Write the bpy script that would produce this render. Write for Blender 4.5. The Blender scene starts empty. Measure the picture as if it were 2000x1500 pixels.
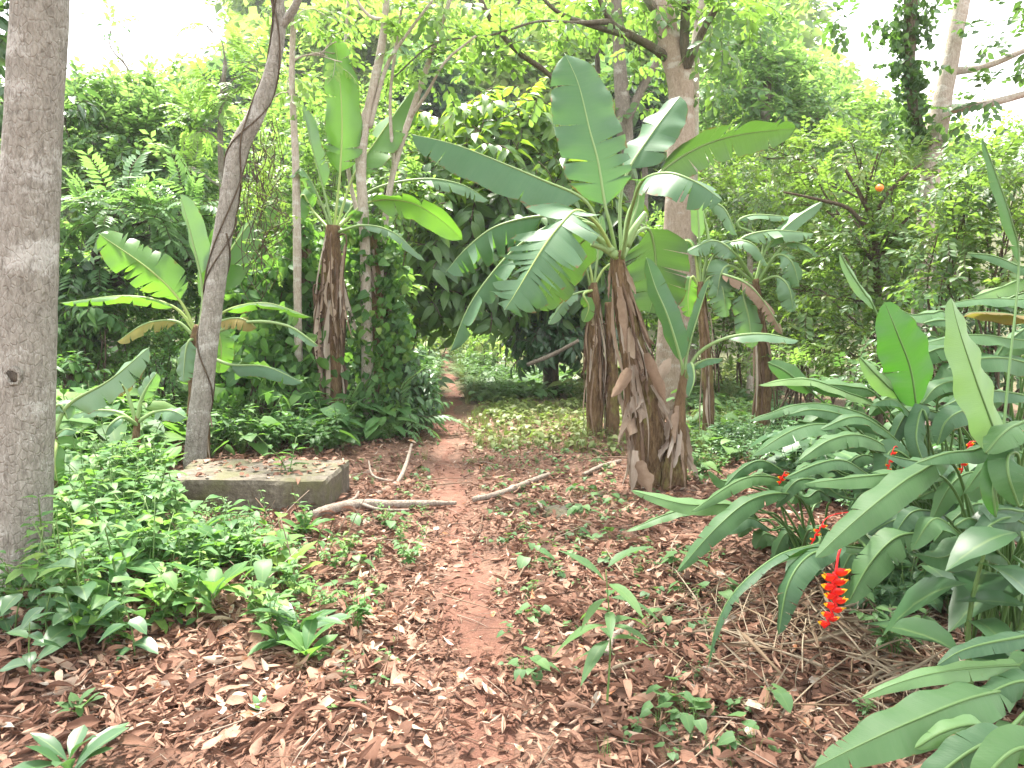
import bpy, math
import numpy as np
from mathutils import noise as mnoise, Vector
R = np.random.default_rng(7)
S = bpy.context.scene
COL = S.collection
# ------------------------------------------------------------------ camera
FPX, HZ, CAMZ = 1500.0, 600.0, 1.5
PHI = math.atan((750 - HZ) / FPX)
cam = bpy.data.cameras.new('camera'); cam.sensor_width = 36; cam.lens = 36 * FPX / 2000
cam.clip_end = 2000; cam.clip_start = .05
camo = bpy.data.objects.new('camera', cam); COL.objects.link(camo)
camo.location = (0, 0, CAMZ); camo.rotation_euler = (math.pi / 2 - PHI, 0, 0)
S.camera = camo
FW = np.array([0, math.cos(PHI), -math.sin(PHI)]); UP = np.array([0, math.sin(PHI), math.cos(PHI)])
def ray(px, py):
    return FW + np.array([1., 0, 0]) * (px - 1000) / FPX + UP * (750 - py) / FPX
def P(px, py, d):
    """the point of the place seen at that spot of the photograph, d metres ahead"""
    r = ray(px, py); return np.array([0, 0, CAMZ]) + r * (d / r[1])
def sstep(a, b, x):
    t = np.clip((x - a) / (b - a), 0, 1); return t * t * (3 - 2 * t)
def H(x, y):
    x = np.asarray(x, float); y = np.asarray(y, float)
    h = .03 * np.sin(1.3 * x + .7 * y) + .02 * np.sin(2.9 * x - 1.7 * y + 1) + .012 * np.sin(5.3 * x + 4.1 * y)
    h = h * sstep(1, 5, np.hypot(x, y)) - .03 * np.exp(-((x - pathx(y)) / .3) ** 2)
    h = h + .03 * np.clip(y - 13, 0, None)
    return h + sstep(26, 88, y) * (40 * np.exp(-((x + 3) / np.where(x < -3, 33, 46)) ** 2)) * (1 + .06 * np.sin(x * .21 + y * .11))
PATH = np.array([(-6, .15), (0, -.05), (2.5, -.08), (3.2, -.12), (4.2, -.22), (5.5, -.42), (7, -.6), (9, -.83), (11, -.9), (13.5, -1.0), (16, -1.35), (20, -1.75), (27, -2.6), (40, -5)])
def pathx(y): return np.interp(y, PATH[:, 0], PATH[:, 1])
def G(px, py):
    r = ray(px, py); o = np.array([0, 0, CAMZ]); t = .5
    while t < 200:
        p = o + r * t
        if p[2] <= H(p[0], p[1]): return np.array([p[0], p[1], float(H(p[0], p[1]))])
        t *= 1.004
    return o + r * 60
def nrm(v):
    v = np.asarray(v, float); return v / np.maximum(np.linalg.norm(v, axis=-1, keepdims=True), 1e-9)
def rs(a, b, *s): return R.uniform(a, b, s if s else None)
# ------------------------------------------------------------------ mesh building
class Tpl:
    def __init__(s): s.V = np.zeros((0, 3)); s.F = np.zeros((0, 4), int); s.U = np.zeros((0, 3)); s.M = np.zeros(0, int)
    def add(s, V, F, U=None, m=0):
        V = np.asarray(V, float); F = np.asarray(F, int)
        if U is None: U = np.zeros((len(V), 3))
        s.F = np.vstack([s.F, F + len(s.V)]); s.V = np.vstack([s.V, V]); s.U = np.vstack([s.U, U])
        s.M = np.concatenate([s.M, np.full(len(F), m) if np.isscalar(m) else m]); return s
class MB:
    def __init__(s): s.v = []; s.f = []; s.u = []; s.m = []; s.n = 0
    def add(s, V, F, U=None, m=0):
        V = np.asarray(V, float); F = np.asarray(F, int)
        if U is None: U = np.zeros((len(V), 3))
        s.v.append(V); s.f.append(F + s.n); s.u.append(U); s.n += len(V)
        s.m.append(np.full(len(F), m) if np.isscalar(m) else m); return s
    def tpl(s, t): return s.add(t.V, t.F, t.U, t.M)
    def build(s, name, mats, parent=None, origin=None, smooth=True):
        if not s.v: return None
        V = np.vstack(s.v); F = np.vstack(s.f); U = np.vstack(s.u); M = np.concatenate(s.m)
        if origin is None and parent is not None: origin = np.array(parent.location)
        if origin is not None: V = V - np.asarray(origin)
        return mkmesh(name, V, F, U, M, mats, parent, smooth)
def mkmesh(name, V, F, U, M, mats, parent=None, smooth=True, link=True):
    me = bpy.data.meshes.new(name)
    me.vertices.add(len(V)); me.vertices.foreach_set('co', V.astype(np.float32).ravel())
    me.loops.add(F.size); me.loops.foreach_set('vertex_index', F.astype(np.int32).ravel())
    me.polygons.add(len(F)); me.polygons.foreach_set('loop_start', np.arange(0, F.size, 4, dtype=np.int32))
    me.polygons.foreach_set('loop_total', np.full(len(F), 4, np.int32))
    if not isinstance(mats, (list, tuple)): mats = [mats]
    for m in mats: me.materials.append(m)
    if len(mats) > 1: me.polygons.foreach_set('material_index', M.astype(np.int32))
    me.polygons.foreach_set('use_smooth', np.full(len(F), smooth))
    a = me.attributes.new('lf', 'FLOAT_VECTOR', 'POINT'); a.data.foreach_set('vector', U.astype(np.float32).ravel())
    me.update(calc_edges=True)
    o = bpy.data.objects.new(name, me)
    if link: COL.objects.link(o)
    if parent is not None: o.parent = parent
    return o
def tag(o, label=None, cat=None, group=None, kind=None):
    if label: o['label'] = label
    if cat: o['category'] = cat
    if group: o['group'] = group
    if kind: o['kind'] = kind
    return o
def empty(name, loc, label=None, cat=None, group=None):
    o = bpy.data.objects.new(name, None); COL.objects.link(o); o.location = tuple(loc); o.empty_display_size = .1
    return tag(o, label, cat, group)
def copy_tree(o, parent=None):
    c = o.copy(); COL.objects.link(c)
    if parent is not None: c.parent = parent
    for ch in list(o.children): copy_tree(ch, c)
    return c
def curve(pts, n=16):
    """Catmull-Rom through pts (k, c), n samples per span"""
    p = np.asarray(pts, float)
    if len(p) == 2: return p[0] + (p[1] - p[0]) * np.linspace(0, 1, n + 1)[:, None]
    q = np.vstack([2 * p[0] - p[1], p, 2 * p[-1] - p[-2]]); out = []
    for i in range(len(p) - 1):
        a, b, c, d = q[i:i + 4]; t = np.linspace(0, 1, n, endpoint=False)[:, None]
        out.append(.5 * (2 * b + (c - a) * t + (2 * a - 5 * b + 4 * c - d) * t * t + (-a + 3 * b - 3 * c + d) * t ** 3))
    out.append(p[-1:]); return np.vstack(out)
def resample(p, n):
    s = np.r_[0, np.cumsum(np.linalg.norm(np.diff(p[:, :3], axis=0), axis=1))]; s /= max(s[-1], 1e-9)
    t = np.linspace(0, 1, n); return np.stack([np.interp(t, s, p[:, k]) for k in range(p.shape[1])], 1)
def tube_geo(pts, rad, seg=8, bump=0, bs=3., squash=None):
    pts = np.asarray(pts, float); k = len(pts); rad = np.broadcast_to(np.asarray(rad, float), (k,))
    T = nrm(np.gradient(pts, axis=0)); ref = np.array([1., .02, 0]) if abs(T[0][0]) < .8 else np.array([0, 1., 0])
    N = np.zeros((k, 3)); a = nrm(ref - T[0] * ref.dot(T[0]))
    for i in range(k):
        a = nrm(a - T[i] * a.dot(T[i])); N[i] = a
    B = np.cross(T, N); th = np.linspace(0, 2 * np.pi, seg, endpoint=False)
    rr = np.repeat(rad[:, None], seg, 1)
    if bump:
        for i in range(k):
            for j in range(seg):
                d = N[i] * math.cos(th[j]) + B[i] * math.sin(th[j]); p = pts[i] + d * rad[i]
                rr[i, j] *= 1 + bump * mnoise.noise(Vector(p * bs)) + .5 * bump * mnoise.noise(Vector(p * bs * 2.7))
    V = pts[:, None] + rr[..., None] * (N[:, None] * np.cos(th)[None, :, None] + B[:, None] * np.sin(th)[None, :, None])
    i, j = np.meshgrid(np.arange(k - 1), np.arange(seg), indexing='ij'); j2 = (j + 1) % seg
    F = np.stack([i * seg + j, i * seg + j2, (i + 1) * seg + j2, (i + 1) * seg + j], -1).reshape(-1, 4)
    L = np.r_[0, np.cumsum(np.linalg.norm(np.diff(pts, axis=0), axis=1))]
    U = np.stack([np.broadcast_to(th / 6.2832, (k, seg)), np.broadcast_to(L[:, None], (k, seg)), np.zeros((k, seg))], -1).reshape(-1, 3)
    V = V.reshape(-1, 3); n = len(V)
    V = np.vstack([V, pts[:1], pts[-1:]]); U = np.vstack([U, U[:1], U[-1:]])
    jj = np.arange(0, seg - 1, 2); cap0 = np.stack([np.full(len(jj), n), (jj + 2) % seg, jj + 1, jj], 1)
    o = (k - 1) * seg; cap1 = np.stack([np.full(len(jj), n + 1), o + jj, o + jj + 1, o + (jj + 2) % seg], 1)
    return V, np.vstack([F, cap0, cap1]), U
def leaf_geo(nv=3, aspect=.22, fold=.35, curl=.25, shape='ovate', pet=0., wav=0.):
    """one leaf along +Y, face up +Z, length 1"""
    v = np.linspace(0, 1, nv + 1)
    if shape == 'ovate': w = np.sin(np.pi * np.clip(v, 0, 1) ** .75) ** .8
    elif shape == 'lance': w = np.sin(np.pi * v ** .9) ** .9
    elif shape == 'obov': w = np.sin(np.pi * v ** 1.35) ** .75
    elif shape == 'heart': w = np.where(v < .25, .85 + v * .6, np.cos((v - .25) / .75 * np.pi / 2) ** .8)
    elif shape == 'blade': w = (1 - v) ** .6
    w = np.maximum(w, .02) * aspect
    y = pet + v * (1 - pet); z = -curl * v ** 2
    wv = wav * np.sin(v * 9) * w
    V = np.stack([np.stack([-w, y, z + fold * w + wv], 1), np.stack([0 * w, y, z], 1), np.stack([w, y, z + fold * w - wv], 1)], 1).reshape(-1, 3)
    U = np.stack([np.stack([-1 + 0 * v, v, 0 * v], 1), np.stack([0 * v, v, 0 * v], 1), np.stack([1 + 0 * v, v, 0 * v], 1)], 1).reshape(-1, 3)
    F = []
    for i in range(nv):
        for j in (0, 1): F.append((3 * i + j, 3 * i + j + 1, 3 * i + j + 4, 3 * i + j + 3))
    return V, np.array(F), U
def flat_leaf(aspect=.28):
    V = np.array([(0, 0, 0), (aspect, .45, .06), (0, 1, -.12), (-aspect, .45, .06)], float)
    return V, np.array([(0, 1, 2, 3)]), np.array([(0, 0, 0), (1, .45, 0), (0, 1, 0), (-1, .45, 0)], float)
def frame(y, z):
    y = nrm(y); z = np.asarray(z, float); x = nrm(np.cross(y, z)); z = np.cross(x, y); return np.stack([x, y, z], -1)
def scatter(out, tpls, pos, yd, zd, size, rnd, m=None):
    """copies of the templates merged into out"""
    pos = np.asarray(pos, float); N = len(pos)
    if N == 0: return
    A = frame(yd, zd) * np.broadcast_to(np.asarray(size, float), (N,))[:, None, None]
    ch = R.integers(0, len(tpls), N); rnd = np.broadcast_to(np.asarray(rnd, float), (N,))
    for k, t in enumerate(tpls):
        if not isinstance(t, Tpl): t = Tpl().add(*t)
        idx = np.nonzero(ch == k)[0]
        if len(idx) == 0: continue
        V = np.einsum('nij,vj->nvi', A[idx], t.V) + pos[idx][:, None]
        U = np.repeat(t.U[None], len(idx), 0).copy(); U[..., 2] += rnd[idx][:, None]
        F = (t.F[None] + (np.arange(len(idx)) * len(t.V))[:, None, None]).reshape(-1, 4)
        out.add(V.reshape(-1, 3), F, U.reshape(-1, 3), np.tile(t.M, len(idx)) if m is None else m)
def put(t, geo, pos, yd, zd, size, rnd=0., m=0):
    V, F, U = geo; A = frame(np.asarray(yd, float), zd) * size; U = U.copy(); U[:, 2] += rnd
    t.add(V @ A.T + np.asarray(pos), F, U, m)
def rdir(n):
    return nrm(R.normal(size=(n, 3)))
# ------------------------------------------------------------------ sprays: a twig with its leaves (m 0 leaf, 1 twig)
def spray(kind, seed=0):
    t = Tpl(); g = lambda a, b: rs(a, b)
    if kind == 'pinnate':
        pts = curve([(0, 0, 0), (0, .5, .1), (0, 1, -.12)], 5); t.add(*tube_geo(pts, .008, 3), m=1)
        lf = [leaf_geo(2, .17, .2, .15, 'lance') for _ in range(2)]
        for i, v in enumerate(np.linspace(.12, 1, 9)):
            p = pts[int(v * (len(pts) - 1))]
            for s in (-1, 1): put(t, lf[0], p, (s, .55 + .5 * v, -.1 + g(-.15, .1)), (g(-.2, .2), 0, 1), .36 * (1 - .45 * abs(v - .5)), g(-.12, .12))
    elif kind == 'broad':
        pts = curve([(0, 0, 0), (0, .35, .03), (0, .7, -.05)], 4); t.add(*tube_geo(pts, .012, 4), m=1)
        for i, v in enumerate(np.linspace(.2, 1, 7)):
            p = pts[int(v * (len(pts) - 1))]; a = i * 2.4 + g(-.4, .4)
            put(t, leaf_geo(4, .19, .25, g(.2, .5), 'ovate', .05), p, (math.cos(a), .5, -.55 + g(-.4, .4)), (-math.cos(a) * .1, .3, 1), g(.4, .62), g(-.25, .25))
    elif kind == 'small':
        pts = curve([(0, 0, 0), (.03, .5, .04), (0, 1, -.05)], 4); t.add(*tube_geo(pts, .007, 3), m=1)
        for i, v in enumerate(np.linspace(.1, 1, 12)):
            p = pts[int(v * (len(pts) - 1))]; s = 1 if i % 2 else -1
            put(t, leaf_geo(2, .26, .3, .2, 'ovate'), p, (s * g(.6, 1), .7, g(-.5, .4)), (g(-.4, .4), g(-.2, .3), 1), g(.2, .34), g(-.25, .25))
    elif kind == 'far':
        for i in range(11):
            p = (g(-.35, .35), g(0, .9), g(-.25, .25)); d = (g(-1, 1), g(-.2, 1), g(-.6, .3))
            put(t, flat_leaf(.3), p, d, (g(-.5, .5), g(-.5, .5), 1), g(.28, .5), g(-.3, .3))
    elif kind == 'ivy':
        for i in range(7):
            p = (g(-.4, .4), g(0, .8), g(-.12, .12)); d = (g(-1, 1), g(-.6, .3), g(-1.2, -.1))
            put(t, leaf_geo(3, .42, .2, .2, 'heart', .08), p, d, (g(-.4, .4), g(-.4, .4), 1), g(.25, .45), g(-.25, .25))
    elif kind == 'canopy':
        pts = curve([(0, 0, 0), (0, .5, .04), (.04, 1, -.1)], 4); t.add(*tube_geo(pts, .009, 4), m=1)
        for i, v in enumerate(np.linspace(.15, 1, 8)):
            p = pts[int(v * (len(pts) - 1))]; s = 1 if i % 2 else -1
            put(t, leaf_geo(3, .27, .25, g(.1, .4), 'obov', .08), p, (s * g(.5, 1), .7, g(-.7, .15)), (g(-.4, .4), g(-.2, .3), 1), g(.3, .46), g(-.25, .25))
    return t
SPR = {k: [spray(k) for _ in range(n)] for k, n in (('pinnate', 4), ('broad', 6), ('small', 6), ('far', 8), ('ivy', 5), ('canopy', 6))}
def clump(mb, c, r, n, kind, size, droop=.3, rb=None, flat=0., shell=.42):
    o = rdir(n); o[:, 2] = np.where(o[:, 2] < -.55, -o[:, 2], o[:, 2])
    rad = R.uniform(0, 1, n) ** shell
    lump = 1 + .22 * np.sin(o[:, 0] * 5 + c[0] * 3) * np.sin(o[:, 2] * 6 + c[2] * 2) + .12 * np.sin(o[:, 1] * 9 + o[:, 2] * 7)
    pos = np.asarray(c) + o * (rad * lump)[:, None] * np.asarray(r)
    yd = nrm(o * .8 + rdir(n) * .55 + np.array([0, 0, -droop])); zd = np.array([0, 0, 1.]) + o * .45 + rdir(n) * .35
    rb = rs(.25, .75) if rb is None else rb
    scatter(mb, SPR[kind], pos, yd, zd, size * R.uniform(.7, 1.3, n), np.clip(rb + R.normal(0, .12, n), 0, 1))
def limb(mb, a, b, r0, r1, sag=.12, seg=6, n=8):
    a = np.asarray(a); b = np.asarray(b); L = np.linalg.norm(b - a)
    m1 = a + (b - a) * .35 + rdir(1)[0] * L * .08 + np.array([0, 0, sag * L]); m2 = a + (b - a) * .7 + rdir(1)[0] * L * .06 + np.array([0, 0, sag * L * .7])
    p = curve([a, m1, m2, b], n); mb.add(*tube_geo(p, np.linspace(r0, r1, len(p)), seg)); return p
def tree(name, label, cat, trunk, clumps, kind, size, mleaf, mbark, mtwig=None, droop=.3, group=None, bump=.06, seg=14, limbs=True, extra=None, base=None, twigs=5, shell=.42):
    """trunk: list of (x,y,z,r) upward; clumps: (centre, radii, n[, rnd])"""
    tr = np.array(trunk, float); b = tr[0, :3] if base is None else base
    root = empty(name, b, label, cat, group)
    q = curve(tr, 10); q = resample(q, max(12, min(60, int(len(q)))))
    mb = MB(); mb.add(*tube_geo(q[:, :3], q[:, 3], seg, bump, 1.2 / max(q[0, 3], .04) * .5))
    cb = MB()
    for cl in clumps:
        c, r, n = np.asarray(cl[0], float), cl[1], cl[2]
        if limbs:
            hh = np.linalg.norm(q[:, :3] - c, axis=1) + .8 * np.abs(q[:, 2] - (c[2] - np.linalg.norm(c[:2] - q[-1, :2]) * .5)); i = int(np.argmin(hh)); rr = max(.012, q[i, 3] * .4)
            p = limb(mb, q[i, :3], c, rr, rr * .35)
            for _ in range(twigs):
                k = int(rs(len(p) * .4, len(p))); e = c + rdir(1)[0] * np.asarray(r) * .8
                limb(mb, p[k], e, rr * .3, .006 + rr * .05, .05, 4, 5)
        clump(cb, c, r, n, kind, size, droop, cl[3] if len(cl) > 3 else None, shell=shell)
    if extra: extra(mb, cb)
    mb.build('trunk', mbark, root); cb.build('crown', [mleaf, mtwig or mbark], root)
    return root
# ------------------------------------------------------------------ big lamina leaves: banana, heliconia
def big_leaf(pts, hw, up, s0=.2, foldL=.2, foldR=.2, droop=.5, tears=4, prof='banana', fwd=.35, rib=.012, n=40, mseg=5, wave=.02, gap=.5, trag=.35, rnd=None, tipw=1.):
    """returns (lamina, rib) geometry; pts from the stem out to the tip"""
    q = resample(curve(pts, 14), n); T = nrm(np.gradient(q, axis=0)); up = np.asarray(up, float)
    B = nrm(np.cross(T, up)); N = np.cross(B, T); rnd = rs(0, 1) if rnd is None else rnd
    i0 = int(s0 * n); rows = np.arange(i0, n); v = (rows - i0) / (n - 1 - i0)
    if prof == 'banana': w = np.clip(v / .14, 0, 1) ** .55 * (1 - v ** 5 * tipw) ** .75
    elif prof == 'heli': w = np.sin(np.pi * np.clip(v, .0, 1) ** .8) ** .62
    elif prof == 'lance': w = np.sin(np.pi * v ** .9) ** .9
    w = np.maximum(w, .015) * hw; L = np.linalg.norm(np.diff(q[i0:], axis=0), axis=1).sum()
    V, F, U = [], [], []; off = 0; qs = np.linspace(0, 1, mseg + 1); ph = rs(0, 6)
    for side, f0 in ((-1, foldL), (1, foldR)):
        cuts = sorted(set([0, len(rows) - 1]) | set(R.integers(2, max(3, len(rows) - 2), tears).tolist())) if tears > 0 else [0, len(rows) - 1]
        for a, b in zip(cuts[:-1], cuts[1:]):
            ge = R.normal(0, trag) * .8 if tears > 0 else 0; mid = (a + b) / 2
            depth = rs(.25, .95)
            for i in range(a, b + 1):
                k = rows[i]; p = q[k].copy(); line = [p.copy()]
                tt = (i - mid) / max(b - a, 1) * 2
                for j in range(mseg):
                    qq = qs[j + 1]; th = f0 + droop * qq + ge * qq + wave * 6 * math.sin(i * .9 + ph) * qq
                    st = w[i] / mseg
                    d = side * B[k] * math.cos(th) - N[k] * math.sin(th) + T[k] * fwd * (1 - .3 * qq)
                    p = p + d * st; e = p.copy()
                    if tears > 0 and qq > 1 - depth: e -= T[k] * tt * abs(tt) * gap * (qq - 1 + depth) / depth * (L / n) * .5
                    line.append(e)
                V += line; U += [(side * x, v[i] * L, rnd) for x in qs]
            m = mseg + 1
            for i in range(b - a):
                for j in range(mseg):
                    o = off + i * m + j; f = (o, o + 1, o + m + 1, o + m); F.append(f if side > 0 else f[::-1])
            off += (b - a + 1) * m
    rr = np.interp(np.linspace(0, 1, n), [0, s0, s0 + .25, 1], [rib * 1.5, rib * 1.1, rib * .7, rib * .12])
    return (np.array(V), np.array(F), np.array(U)), tube_geo(q, rr, 7)
def leaf_part(root, g, mleaf, mrib, name='leaf', rib='midrib', label=None):
    o = MB().add(*g[0]).build(name, mleaf, root); r = MB().add(*g[1]).build(rib, mrib, None, np.array(root.location)); r.parent = o
    if label: o['label'] = label
    return o
def dry_strip(a, b, w, twist=.6, curl=.8, n=9, jit=.035):
    p = curve([a, (np.asarray(a) + b) / 2 + rdir(1)[0] * np.linalg.norm(np.asarray(b) - a) * jit, b], 6); p = resample(p, n)
    T = nrm(np.gradient(p, axis=0)); th0 = rs(0, 6); V, U = [], []
    for i in range(n):
        th = th0 + twist * i / n * 3; o = np.array([math.cos(th), math.sin(th), 0]); B = nrm(np.cross(T[i], o)); N = np.cross(B, T[i])
        ww = w * (math.sin(math.pi * (.12 + .85 * i / (n - 1))) ** .7) * rs(.7, 1.3)
        for u in (-1, -.5, 0, .5, 1): V.append(p[i] + B * u * ww + N * (curl * ww * u * u)); U.append((u, i / (n - 1), th0 / 6))
    F = [(i * 5 + j, i * 5 + j + 1, i * 5 + j + 6, i * 5 + j + 5) for i in range(n - 1) for j in range(4)]
    return np.array(V), np.array(F), np.array(U)
# ------------------------------------------------------------------ materials
def mat(name):
    m = bpy.data.materials.new(name); m.use_nodes = True; nt = m.node_tree; nt.nodes.clear(); return m, nt
class NB:
    def __init__(s, nt): s.nt = nt
    def n(s, typ, **kw):
        x = s.nt.nodes.new(typ)
        for k, v in kw.items():
            if k.startswith('i_'): s.set(x, k[2:], v)
            else: setattr(x, k, v)
        return x
    def set(s, x, key, v):
        i = x.inputs[int(key)] if key.isdigit() else x.inputs[key.replace('_', ' ')]
        if isinstance(v, bpy.types.NodeSocket): s.nt.links.new(v, i)
        else: i.default_value = v
    def math(s, op, a, b=None, c=None):
        x = s.n('ShaderNodeMath', operation=op); s.set(x, '0', a)
        if b is not None: s.set(x, '1', b)
        if c is not None: s.set(x, '2', c)
        return x.outputs[0]
    def ramp(s, fac, stops, interp='LINEAR'):
        x = s.n('ShaderNodeValToRGB'); r = x.color_ramp; r.interpolation = interp
        while len(r.elements) < len(stops): r.elements.new(.5)
        for e, (p, c) in zip(r.elements, stops): e.position = p; e.color = (*c, 1) if len(c) == 3 else c
        s.set(x, 'Fac', fac); return x.outputs['Color']
    def mix(s, f, a, b, blend='MIX'):
        x = s.n("ShaderNodeMix", data_type="RGBA", blend_type=blend)
        for k, v in ((0, f), (6, a), (7, b)):
            if isinstance(v, bpy.types.NodeSocket): s.nt.links.new(v, x.inputs[k])
            else: x.inputs[k].default_value = v if k == 0 else ((*v, 1) if len(v) == 3 else v)
        return x.outputs[2]
    def noise(s, vec, scale, detail=4, rough=.55, dist=0.):
        x = s.n('ShaderNodeTexNoise', i_Scale=scale, i_Detail=detail, i_Roughness=rough, i_Distortion=dist)
        if vec is not None: s.set(x, 'Vector', vec)
        return x.outputs['Fac']
    def mapv(s, vec, scale=(1, 1, 1)):
        x = s.n('ShaderNodeMapping'); s.set(x, 'Vector', vec); x.inputs['Scale'].default_value = scale; return x.outputs[0]
    def bump(s, h, strength=.5, dist=.02):
        return s.n('ShaderNodeBump', i_Height=h, i_Strength=strength, i_Distance=dist).outputs[0]
def leafmat(name, cols, trans, tf=.35, rough=.45, spec=.4, rib=.5, vein=0., brown=0., ribcol=(.25, .34, .12)):
    """cols: ramp over the leaf's own random number; trans: colour let through"""
    m, nt = mat(name); b = NB(nt)
    at = b.n('ShaderNodeAttribute', attribute_name='lf'); sx = b.n('ShaderNodeSeparateXYZ', i_0=at.outputs['Vector']); u, v, r = sx.outputs
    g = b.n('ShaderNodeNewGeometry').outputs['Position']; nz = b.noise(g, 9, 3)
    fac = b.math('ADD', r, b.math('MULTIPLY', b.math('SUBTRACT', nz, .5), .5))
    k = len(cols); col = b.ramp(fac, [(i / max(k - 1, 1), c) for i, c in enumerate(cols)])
    au = b.math('ABSOLUTE', u)
    if rib: col = b.mix(b.math('MULTIPLY', b.math('SUBTRACT', 1, b.n('ShaderNodeMapRange', i_Value=au, i_1=0., i_2=.12).outputs[0]), rib), col, ribcol)
    nor = None; ts = trans
    tcol = b.mix(b.math('MULTIPLY', fac, .8), trans, tuple(min(1, c * 1.5) for c in trans))
    if vein:
        w = b.math('SINE', b.math('ADD', b.math('MULTIPLY', v, vein), b.math('MULTIPLY', au, -vein * .03)))
        w2 = b.noise(b.n('ShaderNodeCombineXYZ', i_0=b.math('MULTIPLY', u, .8), i_1=b.math('MULTIPLY', v, vein * .12), i_2=r).outputs[0], 1., 5)
        hgt = b.math('ADD', b.math('MULTIPLY', w, .06), b.math('MULTIPLY', w2, 1.6)); nor = b.bump(hgt, .16, .004)
        col = b.mix(b.math('MULTIPLY', w2, .4), col, (.16, .24, .13), 'MIX'); tcol = b.mix(b.math('MULTIPLY', w2, .4), tcol, (.12, .3, .03))
    if brown:
        sp = b.n('ShaderNodeMapRange', i_Value=b.noise(g, 26, 6, .7), i_1=.66, i_2=.74).outputs[0]; col = b.mix(b.math('MULTIPLY', sp, .55), col, (.12, .09, .03)); dl = b.noise(g, 5, 4); col = b.mix(b.math('MULTIPLY', dl, .35), col, (.05, .11, .05))
        e = b.math('ADD', au, b.math('MULTIPLY', b.math('SUBTRACT', b.noise(g, 14, 4), .5), .5))
        ef = b.math('MULTIPLY', b.n('ShaderNodeMapRange', i_Value=e, i_1=1.04 - brown * .4, i_2=1.1 - brown * .4).outputs[0], .85)
        col = b.mix(ef, col, (.17, .09, .03)); tcol = b.mix(ef, tcol, (.1, .04, .01))
    pr = b.n('ShaderNodeBsdfPrincipled', i_Base_Color=col, i_Roughness=rough); pr.inputs['Specular IOR Level'].default_value = spec
    tr = b.n('ShaderNodeBsdfTranslucent', i_Color=tcol)
    if nor is not None: b.set(pr, 'Normal', nor); b.set(tr, 'Normal', nor)
    mx = b.n('ShaderNodeMixShader', i_0=tf, i_1=pr.outputs[0], i_2=tr.outputs[0])
    b.n('ShaderNodeOutputMaterial', i_Surface=mx.outputs[0]); return m
def barkmat(name, dark, mid, light, lichen=None, lf=.5, scale=1., horiz=False, bump=.7, rough=.9, moss=None):
    m, nt = mat(name); b = NB(nt); g = b.n('ShaderNodeNewGeometry').outputs['Position']
    st = b.mapv(g, (1, 1, .36) if horiz else (1, 1, .22))
    n1 = b.noise(st, (20 if horiz else 14) * scale, 8, .7, 0 if horiz else .6); n2 = b.noise(b.mapv(g, (1, 1, 2.2 if horiz else .6)), (1.7 if horiz else 3.2) * scale, 6); n3 = b.noise(st, 55 * scale, 5, .7)
    col = b.ramp(b.math('ADD', b.math('MULTIPLY', n1, .6), b.math('MULTIPLY', n3, .4)), [(.3, dark), (.5, mid), (.7, light)])
    if lichen:
        lfac = b.n('ShaderNodeMapRange', i_Value=b.math('ADD', n2, b.math('MULTIPLY', b.math('SUBTRACT', n3, .5), .35)), i_1=.62 - .15 * lf, i_2=.72 - .1 * lf).outputs[0]
        col = b.mix(b.math('MULTIPLY', lfac, .75), col, lichen)
    if moss:
        n4 = b.noise(g, 2.1 * scale, 5); col = b.mix(b.n('ShaderNodeMapRange', i_Value=n4, i_1=.55, i_2=.7).outputs[0], col, moss)
    vo = b.n('ShaderNodeTexVoronoi', feature='DISTANCE_TO_EDGE', i_Scale=16 * scale); b.set(vo, 'Vector', b.mapv(g, (1.6, 1.6, .8) if horiz else (1, 1, .15)))
    crack = b.math('MINIMUM', vo.outputs[0], .12)
    h = b.math('ADD', b.math('MULTIPLY', n1, 1.), b.math('ADD', b.math('MULTIPLY', n3, .5), b.math('MULTIPLY', crack, 2.)))
    pr = b.n('ShaderNodeBsdfPrincipled', i_Base_Color=col, i_Roughness=rough, i_Normal=b.bump(h, bump, .05)); pr.inputs['Specular IOR Level'].default_value = .2
    b.n('ShaderNodeOutputMaterial', i_Surface=pr.outputs[0]); return m
def drymat(name, stops, tf=.15, rough=.75):
    m, nt = mat(name); b = NB(nt)
    at = b.n('ShaderNodeAttribute', attribute_name='lf'); sx = b.n('ShaderNodeSeparateXYZ', i_0=at.outputs['Vector']); u, v, r = sx.outputs
    g = b.n('ShaderNodeNewGeometry').outputs['Position']
    f = b.math('ADD', r, b.math('MULTIPLY', b.math('SUBTRACT', b.noise(g, 22, 4), .5), .35)); col = b.ramp(f, stops)
    st = b.noise(b.n('ShaderNodeCombineXYZ', i_0=b.math('MULTIPLY', u, 7), i_1=b.math('MULTIPLY', v, 2.), i_2=r).outputs[0], 3, 4)
    col = b.mix(b.math('MULTIPLY', st, .5), col, (.09, .05, .03))
    pr = b.n('ShaderNodeBsdfPrincipled', i_Base_Color=col, i_Roughness=rough, i_Normal=b.bump(st, .5, .01)); pr.inputs['Specular IOR Level'].default_value = .12
    tr = b.n('ShaderNodeBsdfTranslucent', i_Color=col); mx = b.n('ShaderNodeMixShader', i_0=tf, i_1=pr.outputs[0], i_2=tr.outputs[0])
    b.n('ShaderNodeOutputMaterial', i_Surface=mx.outputs[0]); return m
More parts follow.
